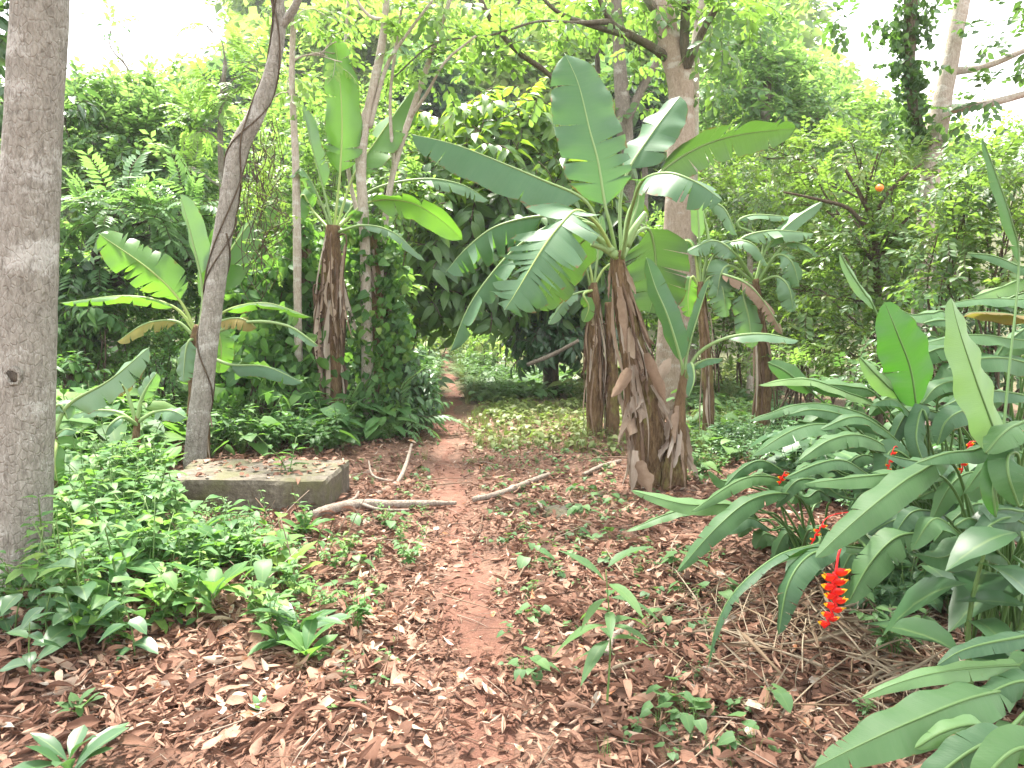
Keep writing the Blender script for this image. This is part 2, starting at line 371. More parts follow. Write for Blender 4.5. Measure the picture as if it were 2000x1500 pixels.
# ------------------------------------------------------------------ world and sun
W = bpy.data.worlds.new('World'); S.world = W; W.use_nodes = True; nt = W.node_tree; nt.nodes.clear(); b = NB(nt)
SUN_EL, SUN_AZ = math.radians(66), math.radians(-24)     # azimuth from +Y towards +X: the sun stands ahead, left of the path
sky = b.n('ShaderNodeTexSky', sky_type='NISHITA', sun_disc=False, sun_elevation=SUN_EL, sun_rotation=SUN_AZ, air_density=1.2, dust_density=4.)
tc = b.n('ShaderNodeTexCoord').outputs['Generated']
cl = b.n('ShaderNodeMapRange', i_Value=b.noise(tc, 2.2, 6), i_1=.35, i_2=.6, i_3=.55, i_4=.95).outputs[0]
wc = b.mix(cl, sky.outputs[0], (11., 11., 11.2))
bg = b.n('ShaderNodeBackground', i_Color=wc, i_Strength=.085); b.n('ShaderNodeOutputWorld', i_Surface=bg.outputs[0])
sl = bpy.data.lights.new('sun', 'SUN'); sl.energy = 4.8; sl.angle = math.radians(9); sl.color = (1, .95, .86)
so = bpy.data.objects.new('sun', sl); COL.objects.link(so)
sd = Vector((math.sin(SUN_AZ) * math.cos(SUN_EL), math.cos(SUN_AZ) * math.cos(SUN_EL), math.sin(SUN_EL)))
so.rotation_euler = sd.to_track_quat('Z', 'Y').to_euler(); so.location = (-8, 10, 30)
S.view_settings.view_transform = 'Standard'; S.view_settings.look = 'None'; S.view_settings.gamma = 1; S.view_settings.exposure = 2.2
S.render.engine = 'CYCLES'; S.cycles.max_bounces = 7; S.cycles.diffuse_bounces = 3; S.cycles.transmission_bounces = 5; S.cycles.glossy_bounces = 2
S.cycles.use_denoising = True; S.cycles.caustics_reflective = False; S.cycles.caustics_refractive = False
# ------------------------------------------------------------------ materials
M = {}
def lm(k, *a, **kw): M[k] = leafmat(k, *a, **kw)
lm('far', [(.045, .1, .035), (.085, .16, .05), (.14, .22, .06), (.21, .27, .07)], (.3, .46, .09), .42, .5, .3, 0)
lm('farblue', [(.04, .09, .045), (.07, .135, .06), (.11, .18, .08)], (.17, .32, .08), .38, .5, .3, 0)
lm('fine', [(.065, .14, .06), (.1, .19, .075), (.145, .24, .09)], (.24, .42, .09), .42, .45, .4, 0)
lm('pinnate', [(.055, .125, .05), (.085, .175, .07), (.135, .235, .085)], (.2, .38, .08), .35, .4, .45, 0)
lm('cacao', [(.04, .1, .035), (.07, .145, .04), (.13, .21, .045)], (.24, .4, .03), .42, .35, .5, .4)
lm('light', [(.055, .125, .035), (.095, .185, .045), (.16, .255, .05)], (.21, .37, .06), .42, .42, .4, .3)
lm('canopy', [(.03, .08, .025), (.055, .12, .03), (.1, .18, .04)], (.2, .36, .05), .4, .4, .45, .3)
lm('ivy', [(.03, .075, .025), (.05, .11, .035), (.08, .14, .045)], (.13, .27, .04), .3, .45, .4, .25)
lm('citrus', [(.04, .09, .03), (.07, .135, .04), (.12, .18, .05), (.22, .22, .05)], (.22, .38, .05), .35, .4, .45, .2)
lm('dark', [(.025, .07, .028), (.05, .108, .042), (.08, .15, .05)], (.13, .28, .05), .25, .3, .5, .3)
lm('herb', [(.04, .105, .035), (.065, .15, .05), (.1, .2, .055), (.17, .25, .05)], (.16, .34, .045), .36, .5, .2, .35)
lm('gloss', [(.03, .08, .035), (.055, .12, .05), (.085, .165, .065)], (.11, .26, .05), .22, .38, .4, .4)
lm('cover', [(.05, .11, .045), (.08, .155, .06), (.12, .205, .065)], (.15, .3, .05), .3, .5, .22, .2)
lm('sunpaint', [(.12, .19, .05), (.18, .26, .06), (.27, .32, .08)], (.3, .42, .07), .4, .5, .3, 0)  # leaf colours lightened to stand for sunlight at the path's end
lm('grass', [(.09, .13, .035), (.13, .17, .05), (.22, .2, .08)], (.2, .3, .05), .3, .5, .3, 0)
BAN = dict(vein=520., brown=.17, rib=0)
lm('banana', [(.04, .105, .06), (.058, .135, .075), (.08, .17, .08)], (.12, .3, .03), .28, .45, .3, **BAN)
lm('bananafresh', [(.07, .17, .035), (.09, .21, .04), (.12, .24, .05)], (.16, .36, .025), .42, .38, .45, **BAN)
lm('bananapale', [(.08, .17, .09), (.11, .21, .11), (.14, .25, .11)], (.18, .36, .06), .3, .4, .5, **BAN)
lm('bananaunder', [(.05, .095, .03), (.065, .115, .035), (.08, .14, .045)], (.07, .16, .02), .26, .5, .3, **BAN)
lm('yellowing', [(.2, .2, .05), (.32, .22, .04), (.2, .11, .04)], (.3, .24, .04), .35, .6, .2, **BAN)
HEL = dict(vein=700., rib=.3, brown=.06)
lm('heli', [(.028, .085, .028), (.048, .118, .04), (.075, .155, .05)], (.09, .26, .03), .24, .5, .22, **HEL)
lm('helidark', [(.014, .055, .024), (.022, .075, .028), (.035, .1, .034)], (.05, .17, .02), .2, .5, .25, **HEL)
lm('helibright', [(.035, .13, .018), (.045, .15, .018), (.06, .18, .025)], (.055, .24, .008), .4, .4, .4, **HEL)
lm('helipale', [(.13, .26, .09), (.16, .3, .1), (.19, .32, .1)], (.18, .34, .07), .36, .45, .4, **HEL)
lm('bractred', [(.62, .012, .015), (.7, .02, .015), (.6, .03, .012)], (.6, .04, .01), .2, .4, .4, rib=0)
lm('bracttip', [(.75, .5, .03), (.8, .42, .02), (.5, .5, .05)], (.6, .5, .02), .2, .4, .4, rib=0)
lm('stem', [(.09, .17, .05), (.12, .2, .06), (.16, .22, .07)], (.15, .25, .05), .1, .5, .35, 0)
lm('ribgreen', [(.2, .3, .11), (.24, .34, .13), (.3, .38, .15)], (.2, .3, .1), .1, .45, .4, 0)
lm('ribbright', [(.3, .4, .12), (.34, .44, .13), (.36, .42, .15)], (.3, .4, .1), .15, .45, .4, 0)
lm('orange', [(.75, .2, .02), (.8, .22, .02), (.8, .25, .03)], (.4, .1, .01), .05, .4, .5, 0)
M['twig'] = barkmat('twig', (.05, .035, .025), (.1, .075, .05), (.17, .13, .09), scale=2)
M['greentwig'] = barkmat('greentwig', (.05, .055, .025), (.09, .1, .045), (.15, .15, .07), scale=2)
M['bark'] = barkmat('bark', (.12, .108, .088), (.3, .28, .24), (.44, .42, .37), (.58, .57, .53), .55, 1.5, True, .8)
M['barkgrey'] = barkmat('barkgrey', (.1, .085, .07), (.2, .17, .14), (.33, .29, .25), (.42, .41, .36), .5, 1.6, True, .7)
M['barkpink'] = barkmat('barkpink', (.2, .15, .115), (.36, .285, .22), (.5, .41, .33), (.55, .52, .46), .45, 1.6, True, .7)
M['barkpale'] = barkmat('barkpale', (.2, .17, .135), (.39, .34, .28), (.54, .49, .42), (.56, .55, .5), .5, 2.5, True, .5)
M['barkdark'] = barkmat('barkdark', (.03, .026, .02), (.07, .058, .045), (.13, .11, .085), (.16, .18, .12), .4, 1.4, False, .7)
M['barkmoss'] = barkmat('barkmoss', (.05, .045, .03), (.11, .095, .065), (.18, .16, .11), (.24, .27, .19), .6, 1.8, False, .6, moss=(.07, .09, .035))
M['pseudo'] = barkmat('pseudo', (.035, .02, .013), (.15, .095, .05), (.3, .21, .12), (.2, .19, .06), .3, 1.2, False, .9)
M['deadwood'] = barkmat('deadwood', (.12, .095, .075), (.27, .22, .18), (.42, .37, .31), None, .5, 2.5, False, .6)
M['dry'] = drymat('dry', [(0, (.11, .07, .05)), (.25, (.24, .165, .115)), (.55, (.4, .31, .235)), (1, (.55, .48, .41))], .12)
M['litter'] = drymat('litter', [(0, (.06, .033, .025)), (.22, (.175, .088, .06)), (.5, (.33, .182, .128)), (.74, (.46, .295, .215)), (.88, (.56, .44, .34)), (.94, (.46, .17, .06)), (1, (.56, .5, .43))], .14, .6)
M['straw'] = drymat('straw', [(0, (.13, .085, .055)), (.5, (.27, .2, .13)), (1, (.44, .37, .27))], .05)
M['stick'] = drymat('stick', [(0, (.1, .065, .045)), (.5, (.22, .155, .11)), (1, (.4, .33, .27))], .0)
def groundmat():
    m, nt = mat('ground'); b = NB(nt); g = b.n('ShaderNodeNewGeometry').outputs['Position']
    n1 = b.noise(g, 1.1, 5); n2 = b.noise(g, 16, 6, .65); n3 = b.noise(g, 70, 4)
    col = b.ramp(b.math('ADD', b.math('MULTIPLY', n2, .7), b.math('MULTIPLY', n3, .3)), [(.3, (.055, .028, .018)), (.5, (.14, .07, .045)), (.72, (.26, .15, .1))])
    y = b.n('ShaderNodeSeparateXYZ', i_0=g).outputs[1]
    f = b.math('MULTIPLY', b.n('ShaderNodeMapRange', i_Value=b.math('ADD', y, b.math('MULTIPLY', n1, 8)), i_1=13., i_2=20.).outputs[0], .85)
    col = b.mix(f, col, b.ramp(n2, [(.35, (.03, .045, .015)), (.6, (.08, .1, .03))]))
    pr = b.n('ShaderNodeBsdfPrincipled', i_Base_Color=col, i_Roughness=.95, i_Normal=b.bump(b.math('ADD', n2, n3), .8, .03)); b.n('ShaderNodeOutputMaterial', i_Surface=pr.outputs[0]); return m
def pathmat():
    m, nt = mat('path'); b = NB(nt); g = b.n('ShaderNodeNewGeometry').outputs['Position']
    n2 = b.noise(g, 5, 6, .65); n3 = b.noise(g, 85, 5, .7)
    col = b.ramp(b.math('ADD', b.math('MULTIPLY', n2, .6), b.math('MULTIPLY', n3, .4)), [(.32, (.085, .034, .02)), (.5, (.15, .063, .039)), (.7, (.23, .115, .075))])
    vo = b.n('ShaderNodeTexVoronoi', i_Scale=60.); b.set(vo, 'Vector', g); col = b.mix(b.n('ShaderNodeMapRange', i_Value=vo.outputs[0], i_1=.2, i_2=.1, i_3=0., i_4=.5).outputs[0], col, (.36, .22, .15))
    pr = b.n('ShaderNodeBsdfPrincipled', i_Base_Color=col, i_Roughness=.95, i_Normal=b.bump(b.math('ADD', n2, n3), .9, .02)); b.n('ShaderNodeOutputMaterial', i_Surface=pr.outputs[0]); return m
def concretemat():
    m, nt = mat('concrete'); b = NB(nt); g = b.n('ShaderNodeNewGeometry').outputs['Position']
    n1 = b.noise(g, 3.5, 6, .65); n2 = b.noise(g, 28, 6, .7); n3 = b.noise(b.mapv(g, (1, 1, .35)), 9, 5)
    col = b.ramp(n2, [(.3, (.06, .05, .035)), (.55, (.13, .11, .085)), (.75, (.24, .215, .175))])
    col = b.mix(b.math('MULTIPLY', b.n('ShaderNodeMapRange', i_Value=n3, i_1=.5, i_2=.66).outputs[0], .7), col, (.05, .042, .025))
    col = b.mix(b.math('MULTIPLY', b.n('ShaderNodeMapRange', i_Value=n1, i_1=.46, i_2=.6).outputs[0], .7), col, (.085, .085, .03))
    pr = b.n('ShaderNodeBsdfPrincipled', i_Base_Color=col, i_Roughness=.92, i_Normal=b.bump(b.math('ADD', n2, n1), .7, .02)); b.n('ShaderNodeOutputMaterial', i_Surface=pr.outputs[0]); return m
M['ground'] = groundmat(); M['path'] = pathmat(); M['concrete'] = concretemat()
# ------------------------------------------------------------------ ground, path, hill
def grid(name, xs, ys, f, m, kind='structure'):
    X, Y = np.meshgrid(xs, ys); V = np.stack([X, Y, f(X, Y)], -1).reshape(-1, 3); nx, ny = len(xs), len(ys)
    i, j = np.meshgrid(np.arange(ny - 1), np.arange(nx - 1), indexing='ij'); F = np.stack([i * nx + j, i * nx + j + 1, (i + 1) * nx + j + 1, (i + 1) * nx + j], -1).reshape(-1, 4)
    return tag(mkmesh(name, V, F, np.zeros((len(V), 3)), np.zeros(len(F), int), m), kind=kind)
xs = np.sinh(np.linspace(-4.6, 4.6, 181)) * 4.4; ys = np.r_[np.linspace(-60, -4, 12), np.linspace(-3.5, 16, 130), np.linspace(16.4, 60, 70), np.linspace(61.5, 260, 40)]
grid('ground', xs, ys, lambda X, Y: H(X, Y) - .0 , M['ground'])
# worn earth path: a ribbon with a ragged edge, 6 mm above the ground
yy = np.arange(-1, 24, .12); V, F = [], []
for i, y in enumerate(yy):
    hw = (.13 + .05 * math.sin(y * 2.1) + .04 * math.sin(y * 5.3 + 1)) * (1 if y < 6 else .8)
    for u in np.linspace(-1, 1, 7):
        x = float(pathx(y)) + u * hw + (.04 * math.sin(y * 9 + u) if abs(u) > .9 else 0); V.append((x, y, float(H(x, y)) + .006 - .004 * (abs(u) > .9)))
    if i: F += [((i - 1) * 7 + j, (i - 1) * 7 + j + 1, i * 7 + j + 1, i * 7 + j) for j in range(6)]
tag(mkmesh('path', np.array(V), np.array(F), np.zeros((len(V), 3)), np.zeros(len(F), int), M['path']), kind='structure')
# the moist air of the valley
hb = MB(); x0, x1, y0, y1, z0, z1 = -235, 235, -75, 275, -2.5, 70
hb.add(np.array([(x, y, z) for z in (z0, z1) for y in (y0, y1) for x in (x0, x1)], float), np.array([(0, 2, 3, 1), (4, 5, 7, 6), (0, 1, 5, 4), (2, 6, 7, 3), (0, 4, 6, 2), (1, 3, 7, 5)]))
hm, hn = mat('haze'); hx = NB(hn); pv = hx.n('ShaderNodeVolumePrincipled'); pv.inputs['Density'].default_value = .0009; pv.inputs['Color'].default_value = (.97, .98, 1, 1)
hx.n('ShaderNodeOutputMaterial', i_Volume=pv.outputs[0]); tag(hb.build('haze', hm, smooth=False), kind='stuff', label='pale moist haze filling the valley air')
# fallen leaves
def litter():
    t = []
    for _ in range(12):
        V, F, U = leaf_geo(4, rs(.13, .29), 0, rs(-.4, .6), str(R.choice(['ovate', 'ovate', 'lance', 'obov'])), 0, 0)
        k = 5; w = np.abs(V[0::3, 0]); ys_, zs_ = V[1::3, 1], V[1::3, 2]; C0 = rs(.2, 1.2) if rs(0, 1) < .55 else rs(1.4, 3.); us = np.linspace(-1, 1, k)
        th = us * C0; arc = np.stack([np.sin(th) / C0, (1 - np.cos(th)) / C0], 1)
        V = np.stack([w[:, None] * arc[None, :, 0], np.repeat(ys_[:, None], k, 1), zs_[:, None] + w[:, None] * arc[None, :, 1]], -1).reshape(-1, 3); U = np.stack([np.tile(us, len(w)), np.repeat(np.linspace(0, 1, len(w)), k), np.zeros(len(w) * k)], 1)
        F = np.array([(i * k + j, i * k + j + 1, i * k + j + k + 1, i * k + j + k) for i in range(len(w) - 1) for j in range(k - 1)])
        a = rs(-1, 1); V = V.copy(); V[:, 0] += .14 * a * V[:, 1] ** 2; V[:, 2] -= V[:, 2].min() * .6; t.append((V, F, U))
    mb = MB()
    for (d0, d1, n) in ((1.6, 2.6, 6500), (2.6, 4.2, 19000), (4.2, 6.5, 23000), (6.5, 10, 17000), (10, 15, 6000)):
        y = R.uniform(d0, d1, n); x = R.uniform(-1, 1, n) * (.85 * y + .6)
        off = np.abs(x - pathx(y)); keep = R.uniform(0, 1, n) < np.clip(.36 + .5 * np.sin(y * 2.6 + 1.2) + .1 * np.sin(y * 7 + 9 * x) + sstep(.02, .24, off + .05 * np.sin(y * 7) + .05 * np.sin(y * 2.3)), 0, 1) * np.clip(1.25 - .1 * np.maximum(y - 7.5, 0), .1, 1)
        x, y = x[keep], y[keep]; n = len(x); z = H(x, y) + R.uniform(.004, .035, n)
        a = R.uniform(0, 6.28, n); yd = np.stack([np.cos(a), np.sin(a), R.normal(0, .2, n)], 1); zd = np.stack([R.normal(0, .38, n), R.normal(0, .38, n), np.ones(n)], 1)
        flip = R.uniform(0, 1, n) < .3; zd[flip] *= -1; z[flip] += .015
        tone = np.clip(R.beta(1.5, 1.6, n) * .88 + .12 * (np.sin(x * 1.7) * np.sin(y * 1.3)) * .8, 0, .9); odd = R.uniform(0, 1, n); tone = np.where(odd > .985, .95, tone); tone = np.where((odd > .965) & (odd <= .985), 1., tone)
        size = np.minimum(np.exp(R.normal(math.log(.052), .46, n)), .125); onp = np.abs(x - pathx(y)) < .25; size = np.where(onp, size * .7, size)
        scatter(mb, t, np.stack([x, y, z], 1), yd, zd, size, tone)
    tag(mb.build('leaf_litter', M['litter']), kind='stuff', label='brown curled fallen leaves covering the earth')
    # small dry twigs and stalks lying among them
    mb = MB(); st = [tube_geo(curve([(0, 0, 0), (rs(-.06, .06), .5, rs(0, .05)), (rs(-.05, .05), 1, 0)], 3), [.012, .012, .011, .01, .009, .008, .006], 4) for _ in range(5)]
    n = 3800; y = 1.8 + 9 * R.uniform(0, 1, n) ** 1.2; x = R.uniform(-1, 1, n) * (.8 * y + .5); a = R.uniform(0, 6.28, n)
    scatter(mb, st, np.stack([x, y, H(x, y) + R.uniform(.01, .05, n)], 1), np.stack([np.cos(a), np.sin(a), R.normal(0, .07, n)], 1), np.tile([0, 0, 1.], (n, 1)), np.exp(R.normal(math.log(.1), .6, n)), R.uniform(0, 1, n))
    g0 = np.stack([R.uniform(-2.8, -1., 70), R.uniform(3.4, 6, 70)], 1); k = 70
    scatter(mb, st, np.stack([g0[:, 0], g0[:, 1], H(g0[:, 0], g0[:, 1])], 1), np.stack([R.normal(0, .5, k), R.normal(0, .5, k), R.uniform(.1, 1.2, k)], 1), np.tile([0, .3, 1.], (k, 1)), R.uniform(.15, .42, k), R.uniform(.1, .9, k))
    tag(mb.build('twig_litter', M['stick']), kind='stuff', label='thin dry twigs scattered through the fallen leaves')
litter()
# wooded hillside: crowns beyond the garden, one far-off mass; the nearer, larger crowns are trees of their own (below)
def hillside():
    mb = MB(); k = 0
    for _ in range(2200):
        y = rs(34, 100); x = rs(-.85, .85) * y; z = float(H(x, y))
        if z < 1.5 or k > 330: continue
        r = rs(2.2, 4.6); c = np.array([x, y, z + r * .9]); rb = rs(.1, .95)
        px, top = 1000 + FPX * x / y, HZ - FPX * (c[2] + r * 1.3 + 1.2 - CAMZ) / y
        if top < np.interp(px, [-100, 120, 330, 430, 520, 580, 1440, 1530, 1680, 1800, 1920, 2100], [60, 150, 150, 120, 70, -400, -400, 40, 200, 260, 300, 310]): continue
        k += 1
        clump(mb, c, (r, r, r * rs(.75, 1.1)), int(75 + 12 * r), 'far', 1.15 + .012 * y, .2, rb, shell=.3)
    tag(mb.build('hillside_forest', [M['far']]), kind='stuff', label='bright green forest covering the far hillside')
hillside()
# ------------------------------------------------------------------ trees
def TP(l):
    """[(px, py, d, radius in px)] -> trunk stations"""
    return [(*P(a, c, d), r * d / FPX) for a, c, d, r in l]
def root_down(l):
    """continue the first station down to the soil"""
    x, y, z, r = l[0]; h = float(H(x, y)) - .05
    return ([(x, y, h, r * 1.18)] + l) if z > h + .1 else [(x, y, h, r)] + l[1:]
def C(px, py, d, rx, ry, size, dens=1., rnd=None, dep=None):
    k = d / FPX; r = (rx * k, (dep if dep else .85 * (rx + ry) / 2 * k), ry * k); n = int(max(6, dens * 50 * r[0] * r[2] / size ** 2))
    return (P(px, py, d), r, n, rnd)
# grey trunk beside the path, cut by the frame
l = TP([(40, 1150, 4.1, 54), (46, 1000, 4.1, 51), (50, 800, 4.1, 51), (53, 600, 4.1, 52), (58, 400, 4.1, 51), (68, 200, 4.1, 49), (78, 0, 4.1, 48), (86, -250, 4.1, 46), (96, -700, 4.15, 40), (100, -1100, 4.2, 30)])
x, y, z, r = l[0]; l = [(x - .01, y, float(H(x, y)) - .05, r * 1.3), (x - .005, y, float(H(x, y)) + .12, r * 1.08)] + l[1:]
root = empty('large_tree', l[0][:3], 'stout straight grey trunk with pale lichen patches and one dark knot hole', 'tree')
q = resample(curve(np.array(l), 12), 150); mb = MB().add(*tube_geo(q[:, :3], q[:, 3], 56, .035, 7.)); mb.build('trunk', M['bark'], root)
cb = MB()
for k in range(8):     # its unseen crown over the path, added above the picture to shade the ground
    c = np.array([rs(-5, 3.5), rs(-1.5, 7), rs(6.2, 8.5)]); limb(mb := MB(), q[-1, :3], c, .06, .02); mb.build('limb', M['bark'], root); clump(cb, c, (1.4, 1.4, .7), 50, 'canopy', .55, .3)
cb.build('crown', [M['canopy'], M['twig']], root)
kc = P(58, 730, 4.1) + np.array([.0, -52 * 4.1 / FPX + .002, 0]); mb = MB()
th = np.linspace(0, 6.283, 15)[:-1]; ring = [kc + np.array([math.cos(t) * .034 * (1 + .25 * math.sin(3 * t)), .004 - .006 * math.sin(2 * t), math.sin(t) * .04]) for t in th]
mb.add(*tube_geo(np.array(ring + ring[:2]), .014, 8, .3, 30)); mb.build('knot_rim', M['bark'], root)
mb = MB(); mb.add(*tube_geo([kc + np.array([0, .03, 0]), kc + np.array([0, -.004, 0]), kc + np.array([0, -.008, 0])], [.03, .034, .012], 12, .2, 20)); mb.build('knot_hole', M['barkdark'], root)
# thin leaning trunk with twining vines
l = root_down(TP([(382, 880, 6.8, 21), (400, 720, 6.8, 20), (415, 600, 6.8, 19), (432, 480, 6.8, 18), (452, 360, 6.8, 17), (466, 290, 6.8, 18), (500, 225, 6.8, 16), (528, 150, 6.8, 14), (545, 60, 6.8, 12), (538, -30, 6.8, 13), (520, -200, 6.8, 10)]))
root = empty('leaning_tree', l[0][:3], 'slender curved trunk leaning to the right, wound with thin vines', 'tree')
q = resample(curve(np.array(l), 12), 110); MB().add(*tube_geo(q[:, :3], q[:, 3], 22, .07, 11.)).build('trunk', M['bark'], root)
mb = MB(); p = curve([P(547, 55, 6.8), P(575, 15, 6.75), P(600, -40, 6.7)], 8); mb.add(*tube_geo(p, np.linspace(.04, .028, len(p)), 8)); mb.build('branch', M['bark'], root)
for k in range(5):
    a, e = sorted(R.integers(8, 105, 2)); e = min(108, max(e, a + 40)); t = np.arange(a, e)
    ph = rs(0, 6); w = rs(.12, .3) * (1 if k % 2 else -1); rr = q[t, 3] + .008
    v = q[t, :3] + np.stack([np.cos(t * w + ph) * rr, np.sin(t * w + ph) * rr, 0 * rr], 1); MB().add(*tube_geo(v, .007, 5)).build('vine_stem', M['twig'], root)
# dry hanging tendrils right of the leaning trunk
mb = MB(); cb = MB()
for k in range(60):
    px = rs(470, 545); py = rs(220, 420); d = rs(6.9, 8.2); L = rs(.3, 1.1); a = P(px, py, d); p = [a + np.array([rs(-.05, .05) * i, rs(-.03, .03), -L * i / 4]) for i in range(5)]; mb.add(*tube_geo(curve(p, 4), .004, 3), m=1)
    if k % 2: scatter(mb, SPR['small'], p[1:4], rdir(3), np.tile([0, 0, 1.], (3, 1)), .16, rs(.2, .9), )
root = empty('hanging_vine', P(505, 220, 7.3), 'tangle of dry brown tendrils hanging beside the curved leaning trunk', 'vine'); mb.build('tendrils', [M['citrus'], M['twig']], root)
# tall buttery-barked tree behind the large banana plant, and its companions
BR_C = []
def extra_c(mb, cb):
    for pts in ([(1314, 122, 11.5, 11), (1270, 90, 11.3, 8), (1220, 62, 11, 7), (1190, 38, 10.7, 6), (1160, -30, 10.5, 4)], [(1338, 135, 11.4, 10), (1337, 60, 11.3, 9), (1343, -60, 11.2, 8)],
                [(1342, 130, 11.4, 9), (1372, 62, 11.2, 7), (1402, 10, 11, 6), (1440, -60, 11, 5)], [(1296, 40, 11.5, 10), (1265, 0, 11.4, 8), (1230, -60, 11.3, 7)],
                [(1190, 42, 10.7, 6), (1120, 44, 10, 3), (1050, 42, 9.6, 2.4), (960, 68, 9.3, 2), (850, 85, 9, 1.6), (770, 150, 8.8, 1.5)], [(1225, 70, 11, 6), (1150, 48, 10.4, 5), (1085, 20, 10, 4), (1040, -30, 10, 3)],
                [(1100, 175, 10.2, 3), (1060, 135, 10, 5), (1010, 100, 9.9, 5), (960, 40, 9.8, 5), (930, -20, 9.8, 5)]):
        q = curve(np.array(TP(pts)), 8); BR_C.append(tube_geo(q[:, :3], q[:, 3], 9, .08, 6))
SZ = .34
cl = [C(*a, SZ, dn, rn) for a, dn, rn in (((870, 70, 9.4, 90, 60), 0.165, .7), ((960, 130, 9.6, 80, 60), 0.176, .6), ((1010, 40, 9.8, 80, 50), 0.220, .7), ((1090, 90, 10, 70, 60), 0.165, .6), ((1170, 40, 10.6, 80, 50), 0.248, .5), ((1250, 10, 11, 80, 40), 0.275, .45), ((1390, 60, 11, 60, 70), 0.220, .4), ((1440, 20, 11, 60, 60), 0.193, .5), ((1255, 130, 11.6, 50, 60), 0.193, .4), ((800, 20, 9.2, 70, 50), 0.138, .75), ((1060, 175, 10.4, 50, 30), 0.165, .6), ((1390, 190, 11.6, 40, 60), 0.165, .4))]
root = tree('canopy_tree', 'tall pinkish grey tree forking just behind the large banana plant', 'tree', root_down(TP([(1308, 815, 11.5, 34), (1318, 600, 11.5, 30), (1326, 400, 11.5, 27), (1330, 250, 11.5, 25), (1328, 160, 11.5, 24), (1305, 80, 11.5, 22), (1293, 0, 11.5, 20), (1285, -160, 11.5, 16)])), cl, 'canopy', SZ, M['canopy'], M['barkpink'], M['twig'], .45, seg=24, limbs=False, extra=extra_c, bump=.05)
for gq in BR_C: MB().add(*gq).build('branch', M['barkmoss'], root)
tree('slim_tree', 'slim pale trunk standing just right of the forked pinkish tree', 'tree', root_down(TP([(1345, 790, 12.3, 14), (1348, 450, 12.3, 13), (1352, 250, 12.3, 12), (1358, 100, 12.3, 9), (1372, 0, 12.3, 7), (1400, -120, 12.3, 5)])), [C(1400, 100, 12.3, 50, 90, .3, .25), C(1420, -30, 12.3, 80, 50, .3, .3)], 'canopy', .3, M['canopy'], M['barkpale'], bump=.04)
def extra_e(mb, cb):
    q = curve(np.array(TP([(1222, 240, 14, 10), (1250, 180, 14, 8), (1290, 110, 14, 6), (1310, 80, 14, 5)])), 8); mb.add(*tube_geo(q[:, :3], q[:, 3], 8))
tree('brown_tree', 'brownish mid distance tree rising behind the tallest banana leaf', 'tree', root_down(TP([(1230, 700, 14, 18), (1222, 300, 14, 16), (1214, 180, 14, 14), (1208, 80, 14, 11), (1200, -60, 14, 9)])), [C(1180, 20, 14, 70, 40, .35, .3), C(1260, 60, 14, 60, 50, .35, .3), C(1240, 200, 14.2, 50, 60, .35, .3)], 'canopy', .35, M['canopy'], M['barkgrey'], extra=extra_e)
tree('pole_tree', 'very thin straight dark trunk between the two tallest banana leaves', 'tree', root_down(TP([(1160, 600, 15, 6), (1166, 300, 15, 5), (1166, 60, 15, 5), (1150, -80, 15, 4)])), [C(1120, 20, 15, 90, 50, .4, .3)], 'canopy', .4, M['light'], M['barkdark'], seg=8)
# pale many-stemmed young tree, left of the middle
def extra_g(mb, cb):
    for pts in ([(704, 330, 9, 9), (700, 262, 9, 8), (720, 205, 9, 7), (735, 130, 9, 7)], [(722, 250, 9, 5), (755, 130, 9, 4), (800, 60, 9, 3), (845, 0, 9, 2.5)], [(738, 640, 9.2, 8), (745, 500, 9.2, 7), (765, 350, 9.2, 6), (800, 232, 9.2, 6), (850, 85, 9.2, 5), (885, -20, 9.2, 4)],
                [(770, 335, 9.2, 4), (762, 200, 9.1, 3), (775, 80, 9.1, 3), (790, -20, 9, 2)], [(800, 232, 9.2, 4), (835, 180, 9, 3), (870, 120, 8.9, 2.5), (930, 70, 8.8, 2)], [(757, 40, 9, 4), (720, 30, 9, 3), (690, -10, 9, 2)], [(712, 470, 9, 5), (680, 330, 9.3, 4), (672, 150, 9.3, 3), (680, 0, 9.3, 3)]):
        q = curve(np.array(TP(pts)), 8); mb.add(*tube_geo(q[:, :3], q[:, 3], 8, .08, 8))
cl = [C(*a, .26, dn, rn) for a, dn, rn in (((830, 30, 9, 70, 50), 0.210, .8), ((790, 110, 9, 50, 50), 0.180, .7), ((700, 20, 9, 60, 40), 0.180, .9), ((640, 60, 9.3, 50, 40), 0.150, .9), ((870, 150, 9, 50, 60), 0.180, .7), ((815, 130, 9.1, 40, 50), 0.180, .6))]
tree('pale_tree', 'pale barked young tree with several thin stems and sparse leaves', 'tree', root_down(TP([(716, 640, 9, 11), (712, 450, 9, 10), (705, 330, 9, 10), (716, 230, 9, 8), (738, 130, 9, 8), (752, 40, 9, 7), (756, -60, 9, 6)])), cl, 'canopy', .26, M['light'], M['barkpale'], M['greentwig'], limbs=False, extra=extra_g, seg=12)
tree('thin_tree', 'thin pale stem standing left of the tall left banana leaf', 'tree', root_down(TP([(582, 640, 8.6, 8), (580, 450, 8.6, 8), (577, 300, 8.6, 7), (570, 150, 8.6, 6), (577, 0, 8.6, 5), (590, -80, 8.6, 4)])), [C(600, 20, 8.6, 60, 50, .24, .25, .8), C(640, 110, 8.7, 40, 40, .24, .25, .9), C(555, 180, 8.7, 40, 60, .24, .22, .8)], 'canopy', .24, M['light'], M['barkpale'], seg=8)
